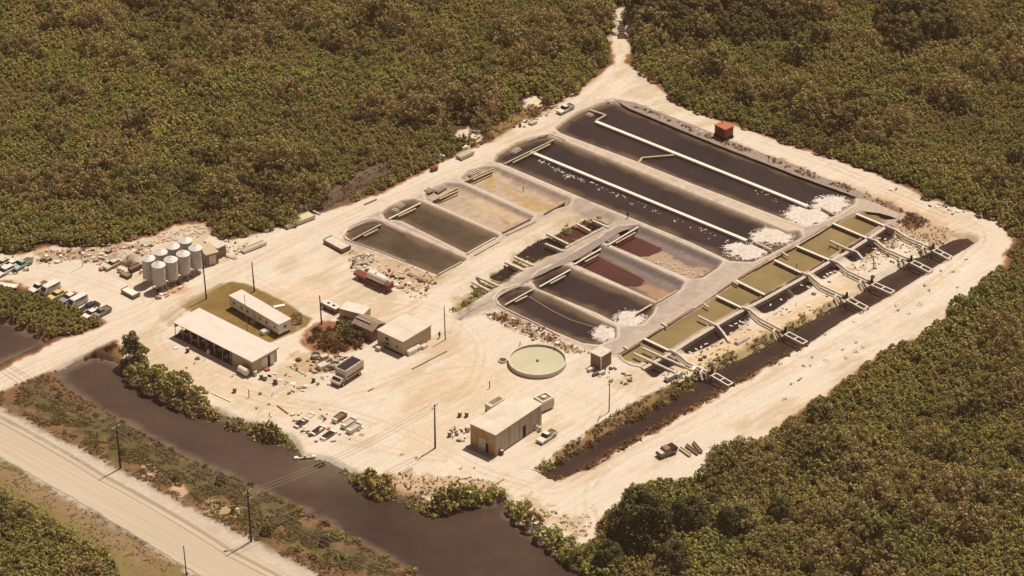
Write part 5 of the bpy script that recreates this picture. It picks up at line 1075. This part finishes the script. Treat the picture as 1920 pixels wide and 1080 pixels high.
for i, (a, b_, lab) in enumerate((((1240,606),(1251,613),'stub pipe above the near part of the tan channel'), ((1319,570),(1329,577),'lower stub pipe row by the bend of the channel road'), ((1466,473),(1478,481),'white stub pipe over the middle of the tan channel'), ((1374,528),(1384,534),'stub pipe beside the third weir'), ((1169,650),(1178,656),'stub pipe at the near end beside the pump house'))):
    line('stub_pipe', lab, 'pipe', [a, b_], .25, M['pipe'], [.3, .2], 0, 'stub pipes over the tan channel', None, 8)
# pump engines at the near end and barrels in the pits
def pump(x, y, lab, s=1.0, m='palewall'):
    p = P(x, y); t = thing('pump_engine', lab, 'pump', (p.x, p.y, max(hz(p.x, p.y), -.2)), random.random()*.6+.5); t.scale = (s, s, s)
    MB().box(-1.1, .9, -.55, .55, .15, 1.1).build('engine', M[m], t, bevel=.08); MB().box(-1.3, 1.1, -.6, .6, 0, .148).build('skid', M['dark'], t)
    MB().tube([(.9, 0, .6), (1.5, 0, .6)], [.35, .28], 10).build('pump_head', M['galv'], t); MB().tube([(-.4, .2, 1.1), (-.4, .2, 1.7)], .08, 6).build('exhaust', M['dark'], t)
for x, y, s, m, lab in ((1256,712,1.1,'palewall','pale pump engine furthest left in the cluster at the near end of the channel'), (1272,705,1.0,'galv','grey pump engine in the middle of the near cluster'), (1292,708,1.1,'cream','cream pump engine right of the middle one in the near cluster'),
        (1300,696,.9,'white','white pump engine beside the first intake pipe'), (1276,718,.8,'tanwall','small tan pump engine lowest in the near cluster'), (1108,695,.75,'white','white pump at the foot of the pump house on its left'), (1128,702,.75,'palewall','pale pump at the foot of the pump house on its right'), (1116,704,.6,'wood','small brown pump between the two pale ones below the pump house')):
    pump(x, y, lab, s, m)
def drum(x, y, lab, m='white', grp='drums and tanks scattered in the pits', lie=True, r=.3, ln=.9):
    p = P(x, y); z = max(hz(p.x, p.y), -1.5); t = thing('drum', lab, 'drum', (p.x, p.y, z), random.random()*3, grp)
    if lie: MB().tube([(-ln/2, 0, r), (ln/2, 0, r)], r, 12).build('barrel', M[m], t); MB().tube([(ln/2, 0, r), (ln/2+.04, 0, r)], r*.8, 12).build('lid', M['palewall'], t)
    else: MB().tube([(0, 0, 0), (0, 0, ln)], r, 12).build('barrel', M[m], t); MB().tube([(0, 0, ln), (0, 0, ln+.04)], r*.85, 12).build('lid', M['palewall'], t)
for x, y in ((1380,600),(1388,596),(1371,604),(1394,606),(1445,565),(1465,555),(1547,518),(1558,506),(1552,512),(1503,528),(1516,537),(1306,648),(1315,644),(1324,638),(1295,655),(1660,442),(1609,482),(1640,462)):
    drum(x, y, 'white drum lying in one of the dark pits beside the tan channel')
for x, y, m, lab in ((862,781,'wood','dark drum standing left of the storage building'), (875,781,'wood','second dark drum left of the storage building'), (843,818,'pinkwall','dark drum near the tall pole left of the storage building'), (878,809,'palewall','pale drum against the orange wall corner'), (941,852,'wood','brown drum at the near corner of the storage building'),
        (1005,805,'white','white drum by the side door of the storage building'), (1012,808,'palewall','pale drum beside the white drum at the side door'), (588,716,'wood','upright dark drum between the van and the box truck'), (479,704,'white','white drum near the shed corner van'), (490,710,'wood','dark drum near the shed corner van'), (516,718,'wood','dark drum alone on the pale yard below the shed'),
        (440,735,'pinkwall','brown drum beside the canal bank path'), (352,660,'redpaint','orange drum in front of the open shed'), (391,664,'white','white drum in front of the open shed')):
    drum(x, y, lab, m, None, False, .42, 1.1)
# clutter in the bays of the open shed
for k in range(16):
    yy = shed_sp+1.2+(shed_W-shed_sp-2.4)*k/15; m_ = [M['grey'], M['palewall'], M['rust'], M['wood'], M['tanwall']][k % 5]; xx = .9+1.6*random.random()
    rt = thing('workbench', ORD[min(8, k//2)]+' group of workshop clutter from the workshop wall inside the open shed', 'bench', shed_t.matrix_basis @ Vector((xx, yy, .12)), ang:=shed_t.rotation_euler[2], 'clutter in the open shed')
    MB().box(-.6, .6, -.5, .5, .6, .75).build('bench_top', m_, rt)
    for a in (-.5, .5):
        for b_ in (-.4, .4): MB().box(a-.05, a+.05, b_-.05, b_+.05, 0, .6).build('leg', M['wood'], rt)
    MB().box(-.3, .3, -.3, .3, .753, 1.2).build('crate', [M['palewall'], M['grey'], M['dark']][k % 3], rt, bevel=.03)
# loose boards, pipes, slabs
for i, (a, b_, w, m, lab) in enumerate((((772,692),(838,658),.25,'wood','long dark pipe lying right of the office building'), ((768,665),(822,655),.0,'wood',''), ((683,383),(706,373),.35,'wood','dark plank lying in the middle of the access road'), ((587,394),(600,401),.5,'palewood','pale beam at the end of the barge hull'),
        ((762,322),(772,328),.35,'white','short white pipe on the road shoulder below the handcart'), ((812,290),(822,295),.35,'white','short white pipe left of the pump trailer'), ((827,288),(838,294),.35,'white','short white pipe nearest the pump trailer'), ((396,735),(432,752),.3,'white','long white pipe on the canal bank below the shed'),
        ((1025,187),(1038,194),.5,'white','white beam at the forest edge near the top corner'), ((513,575),(534,571),.9,'white','white walkway plank across the lawn behind the mobile home'), ((860,898),(885,893),.3,'palewood','pale board among the bank shrubs'), ((925,908),(945,897),.4,'palewood','pale board near the start of the narrow canal'), ((1001,879),(1013,884),.3,'white','white pipe at the tip of the narrow canal'),
        ((765,512),(800,527),.9,'pinkwall','long pinkish slab below the first upper left pond'), ((545,688),(575,702),.3,'palewood','long pole lying left of the box truck'), ((520,760),(540,775),.3,'wood','brown board above the bins'), ((700,728),(690,733),.25,'wood','short dark board right of the box truck'))):
    if w: beam('loose_board', lab, 'board', a, b_, w, .02, .02+min(.3, w*.6), M[m])
for a, b_, lab in (((1025,437),(1066,457),'upper beam of the pair across the ditch by the red pool'), ((1022,456),(1056,470),'lower beam of the pair across the ditch by the red pool'), ((964,480),(1000,497),'upper beam of the middle pair across the ditch'), ((947,490),(982,506),'lower beam of the middle pair across the ditch'), ((894,517),(935,535),'upper beam of the lowest pair across the ditch'), ((885,527),(917,544),'lower beam of the lowest pair across the ditch'), ((1082,419),(1107,432),'beam left of the dark pool at the ditch head'), ((1110,412),(1142,426),'beam right of the dark pool at the ditch head')):
    beam('culvert_beam', 'white '+lab, 'beam', a, b_, .55, -.2, .3, M['concrete'], 'beams across the middle ditch')
# canal pump float
p = P(572, 860, -.8); t = thing('pump_float', 'floating platform with two white drums on the wide canal near the yard bank', 'float', (p.x, p.y, -.9), yaw((556,853),(590,850)))
for s in (-1, 1): MB().box(s*1.9-.6, s*1.9+.6, -.5, .5, 0, .75, .15, .1).build('float_drum', M['white'], t, bevel=.12)
MB().box(-1.5, 1.5, -.25, .25, .3, .45).build('platform', M['palewood'], t); MB().tube([(0, 0, .45), (0, 0, .95)], .25, 8).build('pump', M['palewall'], t)
# picnic/AC boxes
for x, y, m, s, lab in ((497,625,'white',1.0,'white cooling unit on the lawn beside the mobile home'), (608,672,'palewood',.9,'round looking pale crate below the round garden'), (712,655,'palewood',.9,'pale timber step at the side of the office building'), (605,690,'white',1.2,'white box behind the box truck'), (678,596,'dark',.7,'dark box beside the round garden'), (782,656,'palewall',1.0,'pale crate beside the office building wall'), (795,652,'white',.8,'white crate further along the office building wall'), (770,662,'white',1.2,'white crate nearest the corner of the office building')):
    p = P(x, y); t = thing('crate', lab, 'crate', (p.x, p.y, 0), .6+random.random()*.3)
    MB().box(-s, s, -s*.7, s*.7, 0.02, s*.9).build('case', M[m], t, bevel=.05); MB().box(-s*.9, s*.9, -s*.6, s*.6, s*.9+.002, s*.9+.06).build('lid', M['palewall'], t)
for x, y, r in ((592,670,1.1),(628,688,1.2)):
    p = P(x, y); t = thing('round_tub', 'round tub '+('just below the round garden' if x < 600 else 'between the garden and the box truck'), 'tub', (p.x, p.y, 0))
    MB().lathe([(r-.1, .1), (r-.1, .9), (r, .9), (r, 0)], 22).build('wall', M['palewood'], t); MB().lathe([(0.001, .4), (r-.1, .4)], 22).build('content', M['grey'], t)
# red/white debris
# footbridge at the top of the clearing
p = P(1166, 56); t = thing('timber_bridge', 'small dark timber bridge with pale stone abutments at the top end of the track', 'bridge', (p.x, p.y, 0), 0)
Lb = (P(1166,38)-P(1166,72)).length; wb = (P(1157,56)-P(1175,56)).length
MB().box(-wb/2, wb/2, -Lb/2, Lb/2, -.1, .1).build('deck', M['dark'], t)
for k in range(7): MB().box(-wb/2-.1, wb/2+.1, -Lb/2+Lb*k/7+.1, -Lb/2+Lb*k/7+.45, .102, .22).build('plank', M['wood'], t)
for i, (x, y, s) in enumerate(((1153,62,1.0),(1152,52,.9),(1157,47,.8),(1176,66,.9),(1177,56,.9),(1179,47,.7),(1141,76,.8),(1172,25,.9),(1170,33,.6))):
    q_ = P(x, y); r = random.Random(i); o = MB().lathe([(0.001, -.1), (s*.9, 0), (s, .35*s), (s*.75, .8*s), (0.001, 1.0*s)], 9).build('limestone_boulder', M['rock'])
    for v in o.data.vertices: v.co *= 1+r.uniform(-.14, .14)
    o.location = (q_.x, q_.y, 0); o.scale = (1, 1.8, 1); tag(o, 'white limestone boulder beside the small timber bridge', 'boulder', 'boulders by the timber bridge')
# marl heap by silos
def heap(name, x, y, r, hgt, m, lab, cat, sx=1.0, rz=0, seed=1, z=None):
    p = P(x, y); rg = random.Random(seed); prof = [(r*(1-k/7), hgt*(k/7)**.8) for k in range(7)]+[(0.001, hgt)]
    o = MB().lathe(prof, 26).build(name, m, smooth=True)
    for v in o.data.vertices:
        k_ = 1+.22*(vnoise(np.array(v.co.x*1.4+seed*7), np.array(v.co.y*1.4))-.5)*2; v.co.x *= k_; v.co.y *= k_; v.co.z *= k_
    o.location = (p.x, p.y, hz(p.x, p.y) if z is None else z); o.scale = (sx, 1, 1); o.rotation_euler = (0, 0, rz); return tag(o, lab, cat)
heap('marl_heap', 250, 492, 2.6, 2.6, M['rock'], 'tall pale conical marl heap beside the rusty trailer', 'heap', 1, 0, 2)
heap('marl_heap', 228, 478, 2.2, 1.3, M['rock'], 'low pale marl heap behind the cream car', 'heap', 1.5, .4, 3)
def hull(x, y, lab, s=1.0):
    p = P(x, y); t = thing('upturned_skiff', lab, 'boat', (p.x, p.y, hz(p.x, p.y)), yaw((x-10, y+6), (x+10, y-6)))
    MB().prism([(-2.2*s, .05), (2.0*s, .05), (2.5*s, .3), (1.8*s, .7*s), (-2.0*s, .75*s)], -.7*s, .7*s, .25, .5).build('hull', M['palewall'], t, bevel=.08); MB().box(-1.9*s, 1.8*s, -.04, .04, .755*s, .85*s).build('keel', M['palewood'], t)
hull(1391, 640, 'pale upturned skiff on the scrub between the pits and the narrow canal')
hull(760, 884, 'white upturned skiff alone on the bank near the canal shrubs', .8)
# foam churned up by aerators
def foam(x, y, w, h_, zw, lab, seed):
    """thin ragged sheet of froth: spiky rim, loose flecks round it"""
    p = P(x, y, zw); q_, e_ = P(x+w/2, y, zw), P(x, y-h_/2, zw); a, b_ = (q_-p).length, (e_-p).length; rg = np.random.default_rng(seed); n = 150
    rad = np.ones(n)*.92
    for kf in (2, 3, 5, 7): rad += rg.uniform(.04, .11)*np.sin(kf*np.linspace(0, 2*np.pi, n, endpoint=False)+rg.uniform(0, 6))
    rad += np.where(rg.random(n) < .22, rg.uniform(.1, .42, n), rg.uniform(-.06, .06, n)); vs_ = [(0, 0, .13)]; f = []
    for r_, (s, z_) in enumerate(((.3, .12), (.55, .10), (.75, .075), (.9, .05), (1.0, .022))):
        for k in range(n):
            t_ = 2*math.pi*k/n; rr_ = rad[k] if r_ > 2 else .92*(1-(r_/3))+rad[k]*(r_/3); vs_.append((a*rr_*s*math.cos(t_), b_*rr_*s*math.sin(t_), z_+rg.uniform(-.02, .03)*(r_ < 4)))
    for k in range(n): f.append((0, 1+k, 1+(k+1) % n))
    for r_ in range(4):
        for k in range(n): f.append((1+r_*n+k, 1+(r_+1)*n+k, 1+(r_+1)*n+(k+1) % n, 1+r_*n+(k+1) % n))
    for k in range(420):
        t_ = rg.uniform(0, 6.283); i_ = int(t_/6.2832*n) % n; s = (0.9+abs(rg.normal(0, .17))); cx, cy = a*s*math.cos(t_), b_*s*math.sin(t_); w_ = rg.uniform(.05, .20); m0 = len(vs_)
        for q4 in range(5): vs_.append((cx+w_*math.cos(q4*1.257)*rg.uniform(.6, 1.8), cy+w_*math.sin(q4*1.257)*rg.uniform(.5, 1.3), .02+.01*(k % 3)))
        f.append(tuple(range(m0, m0+5)))
    me = bpy.data.meshes.new('foam_patch'); me.from_pydata(vs_, [], f); me.materials.append(M['foam']); o = bpy.data.objects.new('foam_patch', me); COL.objects.link(o); o.location = (p.x, p.y, zw); tag(o, lab, 'foam')
foam(1558,383,66,30,-.55,'white foam patch in the upper half of the right end of the largest pond',1); foam(1515,405,80,36,-.55,'white foam patch in the lower half of the right end of the largest pond',2)
foam(1448,443,72,30,-.55,'white foam patch in the upper half of the right end of the second largest pond',3); foam(1400,470,76,30,-.55,'white foam patch in the lower half of the right end of the second largest pond',4)
foam(1181,598,56,28,-.5,'white foam patch at the right end of the second pond in the right row',5); foam(1135,625,42,28,-.5,'white foam patch at the right end of the lowest right hand pond',6)
rg = np.random.default_rng(77); qs = []
for a, b_, n in (((1012,294),(1080,330),60), ((1090,330),(1180,368),30), ((1180,370),(1300,418),18), ((1300,420),(1380,452),12), ((1420,350),(1500,388),14), ((1108,612),(1128,640),12), ((1150,590),(1170,600),14)):
    for k in range(n):
        t_ = rg.random(); x = a[0]+(b_[0]-a[0])*t_-4+rg.normal(0, 2.0); y = a[1]+(b_[1]-a[1])*t_+4+rg.normal(0, 2.2)+3*math.sin(t_*18); p = P(x, y, -.52)
        qs.append((p.x, p.y, -.52+rg.uniform(0, .02)))
qs = np.array(qs); o = quads_object('foam_streaks', leaf_quads(qs, np.tile((0, 0, 1.0), (len(qs), 1)), .28, 5, 2.6, .02), M['foam']); tag(o, 'thin white foam streaks drifting beside the pond walkways', 'foam', kind='stuff')
# rubble
def rubble(polys, lab, seed, size=.35):
    r = np.random.default_rng(seed); cs = []
    for poly, dn in polys:
        p = PA(poly); x0, y0 = p.min(0); x1, y1 = p.max(0); n = int((x1-x0)*(y1-y0)*dn); xs = r.uniform(x0, x1, n); ys = r.uniform(y0, y1, n); k = sdist(xs, ys, p) < 0; cs += list(zip(xs[k], ys[k]))
    V = []
    for (x, y) in cs:
        z = hz(x, y); s = size*(.4+r.random()*1.0); o8 = np.array([(sx, sy, sz) for sz in (-.4, .6) for sx, sy in ((-1, -1), (1, -1), (1, 1), (-1, 1))])*s*.5*(1+r.uniform(-.35, .35, (8, 3))); o8 += (x, y, z)
        for f in ((4, 5, 6, 7), (0, 1, 5, 4), (1, 2, 6, 5), (2, 3, 7, 6), (3, 0, 4, 7)): V.append(o8[list(f)])
    o = quads_object('rubble', np.array(V), M['rock']); tag(o, lab, 'rubble', kind='stuff')
rubble([([(285,440),(380,420),(392,440),(350,450),(300,455),(270,470)], 1.4), ([(180,460),(290,450),(262,492),(200,500)], .5), ([(80,468),(200,466),(190,490),(110,492)], .4), ([(384,440),(450,455),(480,440),(440,480),(420,470)], .6)], 'pale limestone rubble dumped behind and around the silos', 1, .55)
rubble([([(655,490),(690,475),(690,500),(665,512)], 2.4), ([(745,535),(800,545),(800,560),(770,560)], .6), ([(700,500),(800,545),(790,552),(690,508)], .25)], 'brown and pale scrap rubble beside the tank trailer', 2, .6)
rubble([([(1640,440),(1800,432),(1740,470),(1690,470),(1620,512),(1570,520)], .7), ([(1290,668),(1400,608),(1500,560),(1490,580),(1400,640),(1300,690)], .25), ([(1380,595),(1400,588),(1405,612),(1388,618)], 2.0), ([(1240,700),(1310,695),(1320,720),(1260,728)], 1.0)], 'broken rock strewn between the pits and the narrow canal', 3, .5)
rubble([([(1195,425),(1205,425),(1300,470),(1290,476)], .1), ([(1210,475),(1290,490),(1320,510),(1290,515),(1240,495)], 1.4), ([(1225,540),(1255,548),(1235,560)], .8)], 'clods on the floor of the drained red ponds', 4, .4)
rubble([([(1205,205),(1330,250),(1460,300),(1600,350),(1590,356),(1450,306),(1320,258),(1200,212)], .45), ([(1030,200),(1060,182),(1000,218),(930,262),(860,296),(850,290),(930,254)], .5), ([(640,385),(580,405),(480,440),(480,446),(590,408),(650,388)], .5), ([(900,590),(1000,612),(1080,655),(1060,662),(960,620)], .8)], 'small pale stones along the dike and road shoulders', 5, .35)
rubble([([(100,690),(215,682),(236,702),(225,690),(180,670),(140,680)], 1.0), ([(440,790),(545,830),(560,868),(640,893),(740,925),(700,925),(560,872),(500,815)], .5), ([(1095,960),(1115,940),(1110,1000),(1060,985)], .7), ([(300,742),(350,764),(440,795),(440,788),(350,757)], .5)], 'pale stones edging the wide canal', 6, .45)
# uncountable small litter of the yard
lm_ = bpy.data.materials.new('mixed_scrap'); lm_.use_nodes = True; t = lm_.node_tree; at = t.nodes.new('ShaderNodeAttribute'); at.attribute_name = 'tone'; rp = t.nodes.new('ShaderNodeValToRGB'); rp.color_ramp.interpolation = 'CONSTANT'
for pos, col_ in ((0.0, (.06, .04, .03)), (.3, (.22, .13, .08)), (.5, (.35, .28, .2)), (.68, (.7, .64, .56)), (.93, (.32, .10, .05))):
    if pos == 0: rp.color_ramp.elements[0].color = (*col_, 1)
    else: q_ = rp.color_ramp.elements.new(pos); q_.color = (*col_, 1)
rp.color_ramp.elements[-1].color = (.45, .36, .26, 1); t.links.new(at.outputs['Fac'], rp.inputs[0]); t.links.new(rp.outputs[0], t.nodes['Principled BSDF'].inputs['Base Color']); t.nodes['Principled BSDF'].inputs['Roughness'].default_value = .8
def litter(polys, lab, seed, smax=1.0):
    r = np.random.default_rng(seed); V = []; T = []
    for poly, n in polys:
        p = PA(poly); x0, y0 = p.min(0); x1, y1 = p.max(0); xs = r.uniform(x0, x1, n*3); ys = r.uniform(y0, y1, n*3); k = np.nonzero(sdist(xs, ys, p) < 0)[0][:n]
        for x, y in zip(xs[k], ys[k]):
            an = r.uniform(0, 6.28); lx = r.uniform(.15, .6)*smax; ly = lx*r.uniform(.12, 1.0); h_ = r.uniform(.05, .45)*smax; z = hz(x, y); ca, sa = math.cos(an), math.sin(an); tn = r.random()
            o8 = np.array([(x+sx*lx*ca-sy*ly*sa, y+sx*lx*sa+sy*ly*ca, z+zz) for zz in (-.05, h_) for sx, sy in ((-1, -1), (1, -1), (1, 1), (-1, 1))])
            for f in ((4, 5, 6, 7), (0, 1, 5, 4), (1, 2, 6, 5), (2, 3, 7, 6), (3, 0, 4, 7)): V.append(o8[list(f)]); T.append(tn)
    tag(quads_object('litter', np.array(V), lm_, np.array(T)), lab, 'litter', kind='stuff')
litter([([(480,690),(560,665),(620,675),(620,720),(540,740),(490,715)], 60), ([(575,665),(650,668),(660,680),(620,700),(575,690)], 40), ([(540,770),(640,775),(690,800),(680,825),(600,835),(540,800)], 50), ([(300,640),(330,650),(470,715),(440,715)], 30), ([(838,800),(878,800),(880,830),(840,825)], 25)], 'small boards and boxes littering the yard below the open shed', 1)
litter([([(170,475),(290,455),(262,520),(190,510)], 110), ([(385,440),(470,460),(440,490),(400,480)], 40), ([(280,545),(360,515),(372,525),(300,565)], 40), ([(0,480),(60,480),(60,515),(0,515)], 30), ([(60,470),(180,465),(160,495),(60,490)], 50)], 'small scrap scattered around the silos and the parked cars', 2)
litter([([(655,480),(695,475),(700,505),(660,520)], 70), ([(700,495),(820,530),(800,555),(740,540)], 60), ([(1245,695),(1320,690),(1330,720),(1260,728)], 50), ([(1290,660),(1400,600),(1410,625),(1310,690)], 18), ([(1420,575),(1620,470),(1640,520),(1500,600)], 26), ([(1640,450),(1760,445),(1740,480),(1640,505)], 40), ([(1100,692),(1150,690),(1200,710),(1180,725),(1110,712)], 25)], 'small scrap, stakes and boxes scattered among the ponds and pits', 3, .9)
litter([([(810,300),(900,262),(910,272),(830,310)], 26), ([(950,238),(1040,198),(1050,206),(970,246)], 30), ([(1640,345),(1700,360),(1830,405),(1800,410),(1700,372)], 25), ([(640,890),(930,930),(930,945),(760,935)], 60), ([(1060,415),(1130,400),(1120,412),(1070,430)], 25), ([(900,585),(1000,605),(1080,650),(1000,640)], 50)], 'small scrap and timbers along the road shoulders and banks', 4, .9)
# ------------------------------------------------------------------ poles and wires
def upole(x, y, h_, lab, arm=None, lamp=False, lean=0.0, m='pole', r=.16, cyl=False, grp=None):
    p = P(x, y); t = thing('utility_pole', lab, 'utility pole', (p.x, p.y, hz(p.x, p.y)), 0, grp); t.rotation_euler = (0, lean, 0)
    MB().tube([(0, 0, -.3), (0, 0, h_)], [r*1.15, r*.7], 8).build('pole', M[m], t)
    if arm is not None:
        for hh in (h_-.6,) if not lamp else (h_-.6, h_-2.6):
            ar = MB().box(-1.3, 1.3, -.1, .1, hh, hh+.2).build('crossarm', M['palewood'], t); ar.rotation_euler = (0, 0, arm)
            for s in (-1.05, 0.35, 1.05): MB().tube([(s, 0, hh+.14), (s, 0, hh+.36)], .055, 6).build('insulator', M['white'], ar)
    if cyl: MB().tube([(.35, 0, h_-3.0), (.35, 0, h_-1.9)], .28, 10).build('transformer', M['grey'], t)
    if lamp:
        lm = MB().tube([(0, 0, h_-4.6), (-1.2, -.3, h_-4.2), (-2.0, -.5, h_-4.3)], .08, 6).build('lamp_arm', M['galv'], t)
        MB().tube([(-1.9, -.48, h_-4.35), (-2.3, -.58, h_-4.4), (-2.75, -.7, h_-4.45)], [.15, .36, .18], 8).build('lamp_head', M['white'], lm)
    return t
def hpx(xb, yb, yt): return (yb-yt)/((P(xb, yb)-CAM).length and FPX/(P(xb, yb)-CAM).length*math.cos(PITCH))
hwdir = hw
pA, pB = (226,878), (471,1015)
upole(*pA, hpx(226,878,795), 'tall utility pole with crossarm on the highway verge, left of the street lamp pole', hwdir+1.57, r=.2, lean=-.02)
upole(*pB, hpx(471,1015,915), 'tall utility pole with street lamp arm on the highway verge', hwdir+1.57, True, r=.2, lean=-.02)
upole(352, 1102, hpx(352,1102,1020), 'thin utility pole on the near side of the highway at the bottom edge', None, r=.13, lean=-.03)
upole(387, 560, hpx(387,560,470), 'utility pole at the left corner of the lawn in front of the sheds', None, lean=-.035)
upole(477, 546, hpx(477,546,491), 'utility pole at the top edge of the lawn', None, lean=-.035)
upole(464, 622, hpx(464,622,553), 'thin grey pole in front of the mobile home', None, r=.09, lean=-.03, m='wire')
upole(603, 608, hpx(603,608,554), 'utility pole between the lawn and the round garden', None, lean=-.03, cyl=True)
upole(835, 637, hpx(835,637,573), 'pale utility pole right of the office building', None, lean=-.02, r=.13, m='wood')
upole(816, 840, hpx(816,840,757), 'utility pole in the open yard left of the storage building', 1.1, r=.19)
upole(1142, 772, hpx(1142,772,712), 'thin utility pole by the narrow canal bank right of the yard', 1.3, r=.12)
upole(155, 500, hpx(155,500,446), 'thin pale pole among the rubble left of the silos', None, r=.08, m='palewood', lean=-.03)
for x, y, hh, lab in ((918,728,1.9,'short dark post between the round tank and the storage building'), (467,745,2.0,'dark post on the bank path below the shed'), (297,832,1.6,'dark post at the canal edge of the verge'), (975,648,1.1,'small marker post behind the round tank'), (875,431,1.4,'thin post standing in the lower drained pond'), (981,353,1.5,'thin post standing in the upper drained pond'), (1094,498,.8,'short post by the lower red pond gate'),
        (1570,463,2.0,'dark gauge post in the far part of the tan channel'), (1574,458,1.6,'second dark gauge post in the tan channel'), (1494,497,2.0,'dark gauge post in the middle of the tan channel'), (1555,463,1.8,'gauge post beside the bent far pipe'), (1637,505,3.4,'tall dark post beside the pits near the sixth intake')):
    p = P(x, y); o = MB().tube([(0, 0, -.8), (0, 0, hh)], .11, 7).build('marker_post', M['wood']); o.location = (p.x, p.y, hz(p.x, p.y)); tag(o, lab, 'post')
def wire(a, b_, za, zb, sag, lab, r=.06, grp='overhead wires'):
    out = []
    for k in range(25): t_ = k/24; q_ = a.lerp(b_, t_); q_.z = za+(zb-za)*t_-sag*4*t_*(1-t_); out.append(q_)
    tag(MB().tube(out, r, 4).build('power_wire', M['wire']), lab, 'wire', grp)
hA, hB = hpx(226,878,795)-.3, hpx(471,1015,915)-.3
gA, gB = P(*pA), P(*pB); dAB = gB-gA; perp = Vector((-dAB.y, dAB.x, 0)).normalized(); gL, gR = gA-dAB, gB+dAB
for s, dz, nm in ((-1.05, 0, 'near top'), (.35, 0, 'middle top'), (1.05, 0, 'far top'), (-.3, -2.1, 'low')):
    for a, b_, za, zb, sp2 in ((gL, gA, hA, hA, 'left of the first verge pole'), (gA, gB, hA, hB, 'between the two verge poles'), (gB, gR, hB, hB, 'right of the street lamp pole')):
        wire(a+perp*s, b_+perp*s, za+dz, zb+dz, 1.1, nm+' power wire '+sp2)
gP = P(816, 840); hP = hpx(816,840,757)-.3; d2 = (gP-gB).normalized(); pr2 = Vector((-d2.y, d2.x, 0))
for s in (-1, .0, 1): wire(gB+pr2*s, gP+pr2*s, hB-.5, hP, 1.6, ['lower', 'middle', 'upper'][int(s)+1]+' wire crossing the wide canal towards the yard pole', .045)
# ------------------------------------------------------------------ people
def person(x, y, ang, lab, shirt):
    p = P(x, y); t = thing('person', lab, 'person', (p.x, p.y, hz(p.x, p.y)), ang)
    J = [(0, 0, .95, .15), (0, 0, 1.2, .14), (0, 0, 1.42, .15), (0, 0, 1.52, .06), (0.02, 0, 1.66, .10), (0.01, 0, 1.74, .08), (0, .19, 1.42, .06), (.03, .26, 1.15, .045), (.12, .27, .92, .035), (0, -.19, 1.42, .06), (.0, -.27, 1.15, .045), (.08, -.28, .9, .035),
         (0, .1, .88, .09), (.06, .12, .5, .065), (.02, .13, .08, .045), (.16, .13, .04, .035), (0, -.1, .88, .09), (-.04, -.12, .5, .065), (-.12, -.13, .08, .045), (.02, -.13, .04, .035)]
    E = [(0, 1), (1, 2), (2, 3), (3, 4), (4, 5), (2, 6), (6, 7), (7, 8), (2, 9), (9, 10), (10, 11), (0, 12), (12, 13), (13, 14), (14, 15), (0, 16), (16, 17), (17, 18), (18, 19)]
    def sk_(name, js, es, m, root, infl=0):
        me = bpy.data.meshes.new(name); me.from_pydata([J[j][:3] for j in js], [(js.index(a), js.index(b_)) for a, b_ in es], []); me.materials.append(m); o = bpy.data.objects.new(name, me); COL.objects.link(o); o.parent = t
        lay = me.skin_vertices.new() if not me.skin_vertices else me.skin_vertices[0]
        return o, lay
    o, _ = None, None
    me = bpy.data.meshes.new('body'); me.from_pydata([j[:3] for j in J], E, []); me.materials.append(M['skin']); o = bpy.data.objects.new('body', me); COL.objects.link(o); o.parent = t
    md = o.modifiers.new('skin', 'SKIN'); md.use_smooth_shade = True; sv_ = me.skin_vertices[0].data
    for i, j in enumerate(J): sv_[i].radius = (j[3], j[3]); sv_[i].use_root = (i == 0)
    o.modifiers.new('sub', 'SUBSURF').levels = 1
    for nm, js, m in (('shirt', [0, 1, 2, 6, 7, 9, 10], shirt), ('trousers', [0, 12, 13, 14, 16, 17, 18], M['cloth'])):
        es = [(a, b_) for a, b_ in E if a in js and b_ in js]; me = bpy.data.meshes.new(nm); me.from_pydata([J[j][:3] for j in js], [(js.index(a), js.index(b_)) for a, b_ in es], []); me.materials.append(m)
        c = bpy.data.objects.new(nm, me); COL.objects.link(c); c.parent = t; md = c.modifiers.new('skin', 'SKIN'); md.use_smooth_shade = True; sv_ = me.skin_vertices[0].data
        for i, j in enumerate(js): sv_[i].radius = (J[j][3]+.025,)*2; sv_[i].use_root = (i == 0)
        c.modifiers.new('sub', 'SUBSURF').levels = 1
    MB().lathe([(0.001, 1.84), (.07, 1.83), (.11, 1.76), (.115, 1.68)], 12).build('hair', M['dark'], t)
person(824, 634, -1.8, 'person in dark clothes standing right of the office building', M['cloth'])
person(1177, 409, -1.2, 'person in dark clothes standing on the dike at the end of the middle road', M['cloth'])
# ------------------------------------------------------------------ the warm air between the aeroplane and the ground
hm = bpy.data.materials.new('warm_air'); hm.use_nodes = True; t = hm.node_tree
for n in [n for n in t.nodes if n.type == 'BSDF_PRINCIPLED']: t.nodes.remove(n)
pv = t.nodes.new('ShaderNodeVolumePrincipled'); pv.inputs['Color'].default_value = (0.98, 0.64, 0.50, 1); pv.inputs['Density'].default_value = 0.00006
t.links.new(pv.outputs[0], t.nodes['Material Output'].inputs['Volume'])
tag(MB().box(-2600, 2600, -2600, 2600, -4.5, CAM.z+15).build('haze', hm), 'thin warm haze filling the air over the whole site', 'haze', kind='stuff')
